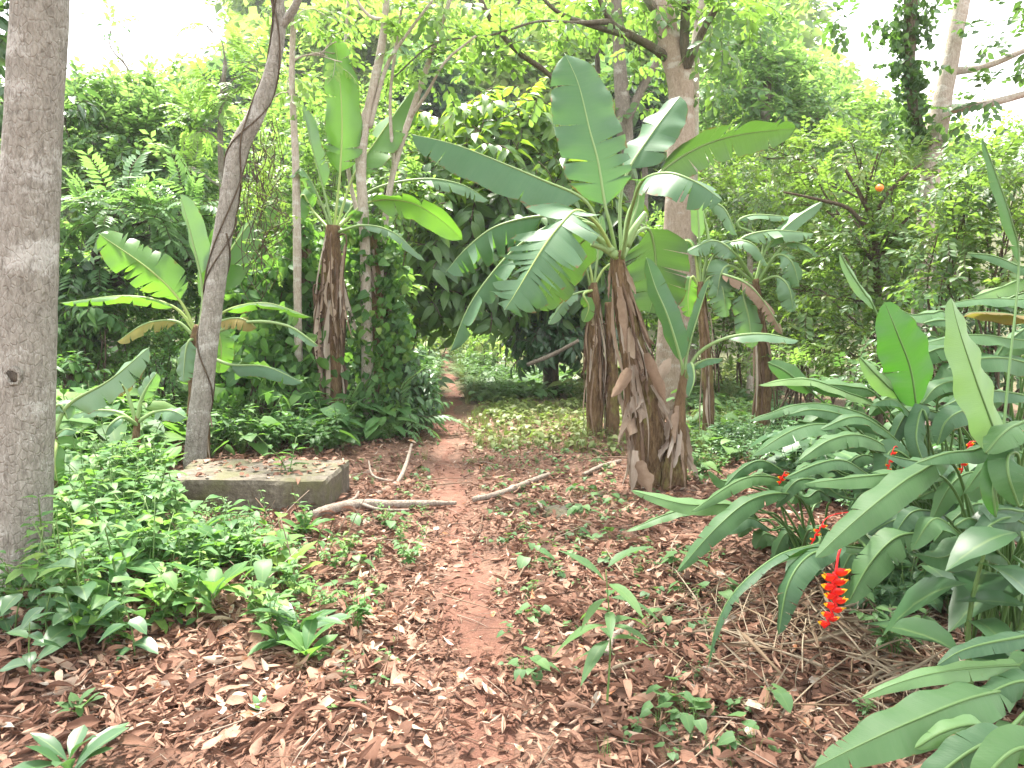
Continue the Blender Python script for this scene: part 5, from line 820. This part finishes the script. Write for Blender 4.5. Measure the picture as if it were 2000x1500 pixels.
# ------------------------------------------------------------------ fallen branches and sticks
FBR = [('thick crooked grey branch lying on the litter right of the concrete block', [(612, 1040, 5.1, 8), (640, 1018, 5.2, 11), (700, 1000, 5.45, 11), (760, 1000, 5.5, 9), (830, 985, 5.6, 7), (890, 968, 5.75, 4)], [[(645, 1010, 5.25, 4), (690, 965, 5.6, 3), (700, 940, 5.9, 2)], [(700, 1000, 5.45, 4), (740, 1010, 5.3, 3), (800, 1000, 5.35, 2)]]),
       ('straight pale stick lying across the worn path', [(925, 968, 5.9, 6), (980, 955, 6.1, 6), (1030, 935, 6.4, 5.5), (1072, 910, 6.8, 5)], []), ('straight grey stick lying beside the foot of the largest banana plant', [(1140, 922, 6.8, 4), (1175, 902, 7.05, 4.5), (1212, 878, 7.35, 4)], []), ('thin forked pale branch curving up from the block toward the bush', [(735, 965, 6, 5), (775, 942, 6.3, 4.5), (792, 910, 6.7, 4), (804, 868, 7.2, 2.5)], [[(775, 942, 6.3, 3), (730, 930, 6.5, 2.4), (720, 900, 6.8, 1.6)]]),
       ('short bent grey stick on the litter right of the slim sapling', [(1186, 1310, 3.12, 7), (1196, 1275, 3.3, 7), (1220, 1258, 3.4, 6), (1240, 1243, 3.5, 5)], []), ('short straight stick standing aslant behind the bent one', [(1234, 1345, 3.02, 9), (1232, 1310, 3.15, 7), (1238, 1280, 3.28, 6), (1244, 1255, 3.4, 5)], []), ('whitish mossy branch lying low among the herbs before the block', [(370, 1150, 4.1, 9), (400, 1110, 4.35, 9), (430, 1065, 4.7, 8), (450, 1030, 4.95, 6)], []), ('weathered log half buried under the herbs before the block', [(300, 1092, 4.55, 20), (370, 1088, 4.6, 22), (440, 1090, 4.6, 20)], []), ('bare grey branch lying under the dark bush beyond the banana clump', [(1030, 712, 12, 4), (1080, 692, 11.8, 4), (1130, 665, 11.6, 3)], [])]
for lab, st, sub in FBR:
    def gr(l, lift=.0):
        out = []
        for a, c, d, r in l: v = P(a, c, d); h = float(H(v[0], v[1])); rr = r * d / FPX; out.append((v[0], v[1], v[2] if 'curving' in lab or 'aslant' in lab or 'bare' in lab else h + rr * .7 + .02 + lift, rr))
        return np.array(out)
    l = gr(st); q = resample(curve(l, 8), 40); root = empty('fallen_branch', (l[0][0], l[0][1], float(H(l[0][0], l[0][1]))), lab, 'fallen branch'); MB().add(*tube_geo(q[:, :3], q[:, 3], 12, .16, 14)).build('branch', M['deadwood'], root)
    for s in sub: q = curve(gr(s, .03), 8); MB().add(*tube_geo(q[:, :3], q[:, 3], 7, .1, 14)).build('side_branch', M['deadwood'], root)
v = G(1090, 1005); root = empty('stone', v, 'pale half buried stone showing through the litter right of the path', 'stone'); mb = MB(); th = np.linspace(-1.55, 1.55, 14); mb.add(*tube_geo(np.stack([0 * th, 0 * th, np.sin(th) * .06], 1) + v, np.cos(th) * .13, 22, .3, 9)); mb.build('rock', M['concrete'], root)
# heap of dry flattened stalks under the heliconias
mb = MB(); st = [tube_geo(curve([(0, 0, 0), (rs(-.04, .04), .5, rs(0, .04)), (rs(-.05, .05), 1, 0)], 4), .008, 5) for _ in range(5)] + [dry_strip((0, 0, 0), (0, 1, .02), .018, .2, .6) for _ in range(5)]
n = 520; a = R.normal(size=(n, 2)) * np.array([.5, .5]); c = G(1660, 1290); x = c[0] + a[:, 0]; y = c[1] + a[:, 1]; z = H(x, y) + .02 + .12 * np.exp(-(a ** 2).sum(1) * 3) * R.uniform(0, 1, n); th = R.normal(.9, .8, n)
scatter(mb, st, np.stack([x, y, z], 1), np.stack([np.cos(th), np.sin(th), R.normal(0, .12, n)], 1), np.tile([0, 0, 1.], (n, 1)), R.uniform(.12, .5, n), R.uniform(0, 1, n)); tag(mb.build('stalk_litter', M['straw']), kind='stuff', label='flattened dry stalks under the heliconia leaves')
# ------------------------------------------------------------------ herbs and undergrowth (m 0 leaf, 1 stem); unit height
def herb(kind):
    t = Tpl(); g = rs
    def stem(pts, r): q = curve(pts, 5); t.add(*tube_geo(q, np.linspace(r, r * .4, len(q)), 5), m=1); return q
    def at(q, v): return q[int(v * (len(q) - 1))]
    if kind == 'opp':
        for s in range(int(g(1, 4))):
            h = g(.65, 1); q = stem([(g(-.06, .06), g(-.06, .06), 0), (g(-.15, .15), g(-.15, .15), h * .5), (g(-.3, .3), g(-.3, .3), h)], .012)
            for i, v in enumerate(np.linspace(.25, 1, int(g(6, 10)))):
                a = i * 1.57 + g(-.3, .3)
                for sg in (0, math.pi): put(t, leaf_geo(4, g(.2, .27), .25, g(.15, .45), 'ovate', .06, .1), at(q, v), (math.cos(a + sg), math.sin(a + sg), g(-.1, .5)), (g(-.2, .2), g(-.2, .2), 1), g(.13, .25) * (1.15 - .35 * v), g(-.35, .35))
    elif kind == 'broad':
        q = stem([(0, 0, 0), (g(-.08, .08), g(-.08, .08), .45), (g(-.15, .15), g(-.15, .15), .9)], .016)
        for i, v in enumerate(np.linspace(.25, 1, 7)):
            a = i * 2.2 + g(-.4, .4); put(t, leaf_geo(5, g(.25, .32), .25, g(.2, .55), 'ovate', .08, .12), at(q, v), (math.cos(a), math.sin(a), g(-.2, .5)), (g(-.2, .2), g(-.2, .2), 1), g(.3, .47), g(-.3, .3))
    elif kind == 'rosette':
        q = stem([(0, 0, 0), (0, 0, .12), (g(-.04, .04), g(-.04, .04), .3)], .02)
        for i in range(9):
            a = i * 2.4 + g(-.3, .3); put(t, leaf_geo(5, g(.15, .22), .3, g(.1, .5), 'obov', .05, .08), at(q, g(.3, 1)), (math.cos(a), math.sin(a), g(.3, 1.8)), (-math.cos(a) * .6, -math.sin(a) * .6, .8), g(.5, .85), g(-.2, .2))
    elif kind == 'sapling':
        q = stem([(0, 0, 0), (.02, 0, .5), (-.02, 0, .98)], .009)
        for i in range(15):
            v = 1 - i * .038; a = i * 2.4; put(t, leaf_geo(6, .135, .25, g(.3, .7), 'lance', .05, .12), at(q, v), (math.cos(a), math.sin(a), g(-.25, .35) + .8 * (v > .95)), (0, 0, 1), g(.22, .38), g(-.25, .25))
    elif kind == 'fern':
        for f in range(9):
            a = f * .7 + g(-.2, .2); L = g(.6, 1); q = stem([(0, 0, 0), (math.cos(a) * L * .4, math.sin(a) * L * .4, .55 * L), (math.cos(a) * L, math.sin(a) * L, .45 * L)], .009)
            for v in np.linspace(.2, 1, 13):
                for s in (-1, 1): put(t, leaf_geo(2, .15, .1, .1, 'lance'), at(q, v), (math.cos(a) * .5 - s * math.sin(a), math.sin(a) * .5 + s * math.cos(a), .05), (0, 0, 1), .3 * L * (1.15 - v) + .04, g(-.1, .1))
    elif kind == 'bush':
        for s in range(7):
            a = g(0, 6.28); q = stem([(0, 0, 0), (math.cos(a) * .15, math.sin(a) * .15, .45), (math.cos(a) * g(.2, .6), math.sin(a) * g(.2, .6), g(.6, 1))], .01)
            for i in range(9):
                b_ = g(0, 6.28); put(t, leaf_geo(3, .27, .25, .3, 'ovate', .05), at(q, g(.3, 1)), (math.cos(b_), math.sin(b_), g(-.2, .4)), (g(-.3, .3), g(-.3, .3), 1), g(.14, .24), g(-.25, .25))
    elif kind == 'heart':
        for s in range(6):
            a = g(0, 6.28); r = g(.2, .7); q = stem([(0, 0, 0), (math.cos(a) * r * .6, math.sin(a) * r * .6, g(.3, .8)), (math.cos(a) * r, math.sin(a) * r, g(.3, .9))], .008); b_ = a + g(-.6, .6)
            put(t, leaf_geo(4, .42, .15, .25, 'heart', .0, .05), q[-1], (math.cos(b_), math.sin(b_), g(-.5, .1)), (g(-.2, .2), g(-.4, .1), 1), g(.35, .6), g(-.2, .2))
    elif kind == 'grass':
        for s in range(11):
            a = g(0, 6.28); put(t, leaf_geo(4, g(.015, .03), .3, g(.1, .7), 'blade'), (g(-.12, .12), g(-.12, .12), 0), (math.cos(a) * .5, math.sin(a) * .5, 1), (math.cos(a), math.sin(a), .5), g(.5, 1), g(-.3, .3))
    return t
HB = {k: [herb(k) for _ in range(n)] for k, n in (('opp', 7), ('broad', 6), ('rosette', 5), ('sapling', 3), ('fern', 3), ('bush', 6), ('heart', 6), ('grass', 5))}
def Gv(px, py):
    px = np.asarray(px, float); py = np.asarray(py, float); r = FW[None] + np.stack([(px - 1000) / FPX, 0 * px, 0 * px], 1) + UP[None] * ((750 - py) / FPX)[:, None]; z = 0 * px
    for _ in range(12):
        t = (CAMZ - z) / np.maximum(-r[:, 2], 1e-3); x = r[:, 0] * t; y = np.minimum(r[:, 1] * t, 40); z = .5 * z + .5 * H(x, y)
    return np.stack([x, y, H(x, y)], 1)
def inpoly(px, py, poly):
    c = np.zeros(len(px), bool); n = len(poly)
    for i in range(n):
        (x1, y1), (x2, y2) = poly[i], poly[i - 1]; k = ((y1 > py) != (y2 > py)) & (px < (x2 - x1) * (py - y1) / (y2 - y1 + 1e-9) + x1); c ^= k
    return c
def sample(poly, n):
    """n points spread evenly over the ground whose outline has these corners in the photograph"""
    g = Gv([p[0] for p in poly], [p[1] for p in poly]); lo, hi = g.min(0), g.max(0); out = []
    while len(out) < n:
        x = R.uniform(lo[0], hi[0], 400); y = R.uniform(lo[1], hi[1], 400); k = inpoly(x, y, g[:, :2]); out += list(np.stack([x[k], y[k], H(x[k], y[k])], 1))
    return np.array(out[:n])
def cover(name, label, parts, m):
    mb = MB()
    for poly, n, kinds, s0, s1, tone in parts:
        p = sample(poly, n); p = p[(np.abs(p[:, 0] - pathx(p[:, 1])) > .19) | (p[:, 1] < 7)]; n = len(p); ch = R.integers(0, len(kinds), n)
        for i, k in enumerate(kinds):
            j = np.nonzero(ch == i)[0]; a = R.uniform(0, 6.28, len(j)); scatter(mb, HB[k], p[j], np.stack([np.cos(a), np.sin(a), 0 * a], 1), np.stack([R.normal(0, .1, len(j)), R.normal(0, .1, len(j)), np.ones(len(j))], 1), R.uniform(s0, s1, len(j)), np.clip(tone + R.normal(0, .14, len(j)), 0, 1))
    tag(mb.build(name, [M[m], M['stem']]), kind='stuff', label=label)
cover('undergrowth', 'knee high tangle of leafy green herbs left of the path', [
 ([(60, 900), (330, 900), (620, 895), (690, 868), (800, 850), (830, 800), (800, 770), (600, 770), (300, 790), (60, 820)], 560, ['opp', 'bush', 'bush', 'heart'], .3, .62, .45),
 ([(40, 790), (300, 780), (600, 765), (800, 765), (810, 740), (600, 735), (300, 735), (40, 740)], 420, ['opp', 'bush', 'fern', 'heart'], .45, .95, .4),
 ([(0, 1000), (300, 930), (300, 1050), (330, 1130), (250, 1240), (0, 1290)], 100, ['opp', 'opp', 'opp', 'bush', 'rosette'], .25, .62, .5), ([(330, 1010), (600, 1030), (600, 1080), (520, 1140), (330, 1180)], 16, ['opp', 'opp', 'opp', 'fern', 'rosette'], .14, .3, .5), ([(330, 1060), (680, 1040), (710, 1240), (520, 1290), (330, 1250)], 62, ['opp', 'opp', 'broad', 'rosette', 'bush'], .1, .36, .5), ([(200, 960), (310, 985), (320, 1040), (200, 1040)], 20, ['opp', 'bush'], .35, .62, .5), ([(30, 1000), (280, 920), (300, 880), (60, 880)], 120, ['opp', 'opp', 'opp', 'bush', 'heart'], .35, .8, .5), ([(640, 885), (830, 850), (850, 795), (700, 795)], 110, ['bush', 'fern', 'opp', 'heart'], .2, .45, .45), ([(100, 1290), (420, 1230), (520, 1150), (330, 1150), (100, 1200)], 26, ['opp', 'broad', 'rosette', 'opp'], .14, .36, .55)], 'herb')
cover('ground_cover', 'low pale green broad leaved ground cover in the clearing', [
 ([(930, 790), (1235, 790), (1235, 745), (1120, 725), (960, 740), (940, 760)], 420, ['heart', 'heart', 'opp'], .16, .34, .55), ([(1340, 960), (1500, 880), (1520, 780), (1350, 770), (1335, 830)], 190, ['bush', 'opp', 'heart'], .14, .36, .5), ([(880, 700), (840, 790), (760, 800), (760, 730), (830, 690)], 160, ['bush', 'fern', 'heart'], .25, .5, .55), ([(930, 790), (1000, 790), (1000, 740), (960, 715), (900, 700), (905, 745)], 170, ['fern', 'bush'], .22, .5, .6), ([(760, 700), (1100, 700), (1060, 668), (780, 668)], 1, ['bush', 'opp', 'heart'], .3, .6, .8)], 'cover')
cover('bright_grass', 'yellow green growth painted as if sunlit where the path disappears', [([(760, 705), (1110, 705), (1060, 668), (780, 668)], 420, ['bush', 'opp', 'heart', 'grass'], .25, .55, .75)], 'sunpaint')
cover('grass', 'sparse dry grass and tiny weeds in the clearing', [
 ([(930, 885), (1220, 895), (1230, 795), (950, 795), (900, 830)], 1100, ['grass', 'grass', 'opp', 'heart'], .06, .17, .5), ([(830, 900), (880, 900), (900, 800), (840, 800)], 120, ['grass', 'heart'], .06, .16, .5), ([(1350, 900), (1480, 830), (1480, 770), (1360, 770)], 240, ['grass', 'opp'], .12, .3, .55), ([(1120, 790), (1235, 800), (1235, 760), (1130, 760)], 60, ['bush', 'opp', 'heart'], .25, .5, .5), ([(1360, 790), (1560, 760), (1560, 735), (1360, 745)], 130, ['bush', 'opp', 'bush'], .3, .6, .5), ([(870, 800), (950, 790), (960, 690), (880, 680)], 180, ['grass', 'fern'], .2, .42, .7)], 'grass')
cover('weeds', 'tiny creeping green weeds scattered in the leaf litter', [
 ([(640, 1110), (880, 1020), (850, 890), (690, 900), (690, 1000)], 70, ['heart', 'opp'], .04, .09, .4), ([(950, 1180), (1330, 1180), (1330, 960), (940, 930)], 110, ['heart', 'opp', 'heart'], .04, .09, .4), ([(1000, 1400), (1420, 1350), (1420, 1180), (980, 1180)], 34, ['heart', 'opp'], .04, .09, .4), ([(640, 1440), (820, 1300), (780, 1130), (600, 1180)], 22, ['opp', 'heart'], .04, .09, .6), ([(1250, 1500), (1500, 1500), (1450, 1380), (1180, 1380)], 26, ['heart', 'opp', 'grass'], .04, .09, .5), ([(900, 930), (1200, 950), (1200, 890), (900, 890)], 120, ['heart', 'opp'], .04, .09, .5)], 'cover')
cover('shade_undergrowth', 'shaded low plants filling the ground beneath the heliconias', [
 ([(1560, 1010), (2000, 1010), (2000, 900), (1540, 900)], 160, ['opp', 'bush', 'heart'], .25, .5, .35), ([(1680, 1230), (2000, 1230), (2000, 1020), (1600, 1030)], 70, ['bush', 'heart', 'opp'], .15, .34, .4), ([(1380, 900), (1600, 960), (1700, 860), (1500, 800)], 140, ['bush', 'opp'], .2, .42, .45)], 'gloss')
# countable herbs: copies of one prototype per variant; each its own thing
PROTO = {}
def herb_thing(name, label, cat, pos, kind, var, h, m, rot, tone=0., group=None, tilt=(0, 0)):
    key = (kind, var, m)
    if key not in PROTO:
        t = HB[kind][var]; out = []
        for mi, nm, mm in ((0, 'foliage', m), (1, 'stem', 'stem')):
            f = t.F[t.M == mi]; u = np.unique(f); inv = np.zeros(len(t.V), int); inv[u] = np.arange(len(u)); U = t.U[u].copy(); U[:, 2] += .45; out.append((nm, mkmesh(nm, t.V[u], inv[f], U, np.zeros(len(f), int), M[mm], link=False).data))
        PROTO[key] = out
    root = empty(name, pos, label, cat, group); root.scale = (h, h, h); root.rotation_euler = (*tilt, rot)
    for nm, me in PROTO[key]: o = bpy.data.objects.new(nm, me); o.parent = root; COL.objects.link(o)
    return root
ORD = 'leftmost second third fourth fifth sixth seventh eighth ninth tenth eleventh twelfth'.split()
def zone(where, items, poly, group):
    """items: (kind, words, material, count, h0, h1)"""
    for kind, words, m, n, h0, h1 in items:
        p = sample(poly, n); sx = p[:, 0] / p[:, 1]
        for r, i in enumerate(np.argsort(sx)):
            lab = f'leftmost {words} {where}' if r == 0 else f'rightmost {words} {where}' if r == n - 1 else f'{ORD[r]} {words} from the left {where}'
            herb_thing('herb', lab, 'plant', p[i], kind, int(R.integers(0, len(HB[kind]))), rs(h0, h1), m, rs(0, 6.28), group=group, tilt=(rs(-.12, .12), rs(-.12, .12)))
zone('before the concrete block', [('opp', 'pale paired leaf herb', 'cover', 8, .16, .34), ('broad', 'broad leaved herb', 'herb', 6, .2, .36), ('rosette', 'lance leaved seedling', 'herb', 5, .16, .28)], [(340, 1040), (600, 1050), (590, 1110), (500, 1190), (350, 1210)], 'herbs before the concrete block')
zone('beside the foot of the stout trunk', [('opp', 'bright paired leaf herb', 'herb', 9, .45, .7), ('broad', 'big leaved dark herb', 'gloss', 8, .3, .5), ('rosette', 'lance leaved seedling', 'cover', 4, .2, .3)], [(110, 1020), (320, 960), (330, 1180), (230, 1270), (100, 1270)], 'herbs beside the stout trunk')
zone('in front of the stout trunk', [('opp', 'thin paired leaf herb', 'cover', 5, .24, .4), ('broad', 'broad dark leaved herb', 'gloss', 4, .2, .34)], [(-10, 1180), (110, 1180), (110, 1290), (-10, 1330)], 'herbs before the stout trunk')
zone('behind the concrete block', [('opp', 'slender upright herb', 'herb', 8, .5, .85), ('fern', 'feathery fern', 'cover', 5, .28, .42), ('bush', 'small leaved bush', 'herb', 8, .34, .5)], [(330, 880), (640, 880), (720, 850), (420, 830), (200, 850)], 'herbs behind the concrete block')
zone('left of the concrete block', [('opp', 'yellowish paired leaf herb', 'light', 6, .45, .7), ('bush', 'leafy low bush', 'cover', 6, .26, .4)], [(110, 960), (320, 940), (320, 880), (110, 900)], 'herbs left of the concrete block')
zone('between the worn path and slim sapling', [('heart', 'heart leaved seedling', 'cover', 8, .06, .17), ('opp', 'tiny paired leaf seedling', 'herb', 4, .08, .13)], [(960, 1380), (1150, 1340), (1150, 1000), (990, 1000)], 'seedlings right of the worn path')
zone('on the litter around the stone', [('heart', 'heart leaved seedling', 'cover', 8, .1, .16)], [(1050, 1060), (1250, 1080), (1230, 950), (1040, 950)], 'seedlings around the stone')
zone('between the slim sapling and heliconias', [('heart', 'heart leaved seedling', 'cover', 9, .06, .18), ('opp', 'small paired leaf seedling', 'herb', 4, .08, .14)], [(1230, 1250), (1420, 1230), (1420, 1080), (1250, 1060)], 'seedlings before the heliconias')
zone('in the near litter below the dry stalks', [('heart', 'heart leaved seedling', 'cover', 6, .09, .15)], [(1250, 1490), (1560, 1490), (1480, 1380), (1240, 1360)], 'seedlings near the dry stalks')
zone('by the crooked branch left of the path', [('opp', 'small leafy herb', 'herb', 6, .12, .22), ('heart', 'heart leaved seedling', 'cover', 6, .1, .16)], [(640, 1160), (830, 1100), (830, 1010), (680, 1020)], 'herbs by the crooked branch')
zone('at the foot of the largest banana plant', [('bush', 'small leafy herb', 'herb', 4, .14, .24)], [(1340, 970), (1420, 960), (1420, 900), (1350, 900)], 'herbs by the largest banana plant')
zone('beside the glossy path bush', [('fern', 'arching fern', 'pinnate', 5, .4, .6), ('bush', 'leafy bush', 'herb', 6, .4, .6)], [(640, 860), (800, 850), (830, 800), (640, 810)], 'plants beside the path bush')
for px, py, kind, var, h, m, rot, lab, nm in (
 (1185, 1392, 'sapling', 0, .56, 'cover', .4, 'slim sapling with narrow drooping leaves alone in the litter right of the path', 'sapling'), (600, 1300, 'rosette', 0, .22, 'herb', 1., 'glossy many leaved seedling with one tall blade at the edge of the left herbs', 'seedling'), (585, 1260, 'rosette', 1, .34, 'gloss', 2., 'upright lance leaved seedling just behind the glossy many leaved one', 'seedling'), (695, 1240, 'bush', 0, .27, 'herb', 0, 'bright bushy herb standing alone left of the worn path', 'seedling'), (672, 1340, 'opp', 1, .17, 'cover', 1.2, 'small pale seedling in the litter below the bright bushy herb', 'seedling'),
 (152, 1402, 'rosette', 2, .15, 'cover', .8, 'pale green seedling with upright leaves alone in the near left litter', 'seedling'), (508, 1402, 'rosette', 3, .085, 'cover', 2.2, 'tiny seedling with two pale leaves in the near litter', 'seedling'), (140, 1530, 'rosette', 4, .27, 'gloss', .2, 'dark lance leaved seedling cut by the bottom edge of the picture', 'seedling'), (60, 1340, 'broad', 0, .3, 'gloss', .7, 'large leaved dark seedling at the left edge of the picture', 'seedling'), (160, 1290, 'broad', 1, .34, 'gloss', 2.1, 'big leaved glossy herb hanging over the near left litter', 'seedling'), (265, 1290, 'broad', 2, .3, 'gloss', 3.4, 'herb with large drooping oval leaves left of the lance leaved seedlings', 'seedling'),
 (530, 1190, 'broad', 3, .36, 'cover', .5, 'tall thin stemmed herb with pale oval leaves at the front of the herb patch', 'seedling'), (800, 1110, 'bush', 1, .2, 'herb', 1, 'small bright herb left of the path, level with the whitish stone', 'seedling'), (545, 985, 'opp', 2, .62, 'herb', .3, 'tall slender herb growing in front of the concrete block top', 'seedling'), (1130, 870, 'opp', 3, .45, 'grass', .3, 'single thin stalk standing in the clearing left of the largest banana plant', 'seedling'), (1025, 1330, 'heart', 0, .12, 'cover', 0, 'yellowish leaved seedling beside the bare earth of the path', 'seedling'), (1180, 1490, 'grass', 1, .1, 'cover', 0, 'small feathery tuft in the litter below the slim sapling', 'seedling'),
 (1900, 1400, 'broad', 4, .8, 'gloss', .4, 'large glossy oval leaved bush right of the red and yellow flower', 'shrub'), (2010, 1420, 'broad', 5, .8, 'gloss', 2.4, 'glossy oval leaved bush at the right edge above the nearest heliconia', 'shrub'), (1745, 1300, 'bush', 2, .34, 'cover', .5, 'pale small leaved bush just right of the red and yellow flower', 'shrub'), (1960, 1320, 'broad', 1, .95, 'gloss', 5., 'bush of wide veined leaves behind the glossy oval leaved one', 'shrub'), (1690, 1420, 'opp', 0, .14, 'cover', .5, 'small green seedling among the dry stalks', 'seedling')):
    herb_thing(nm, lab, 'shrub' if 'shrub' in nm else 'plant', G(px, py), kind, var % len(HB[kind]), h, m, rot)
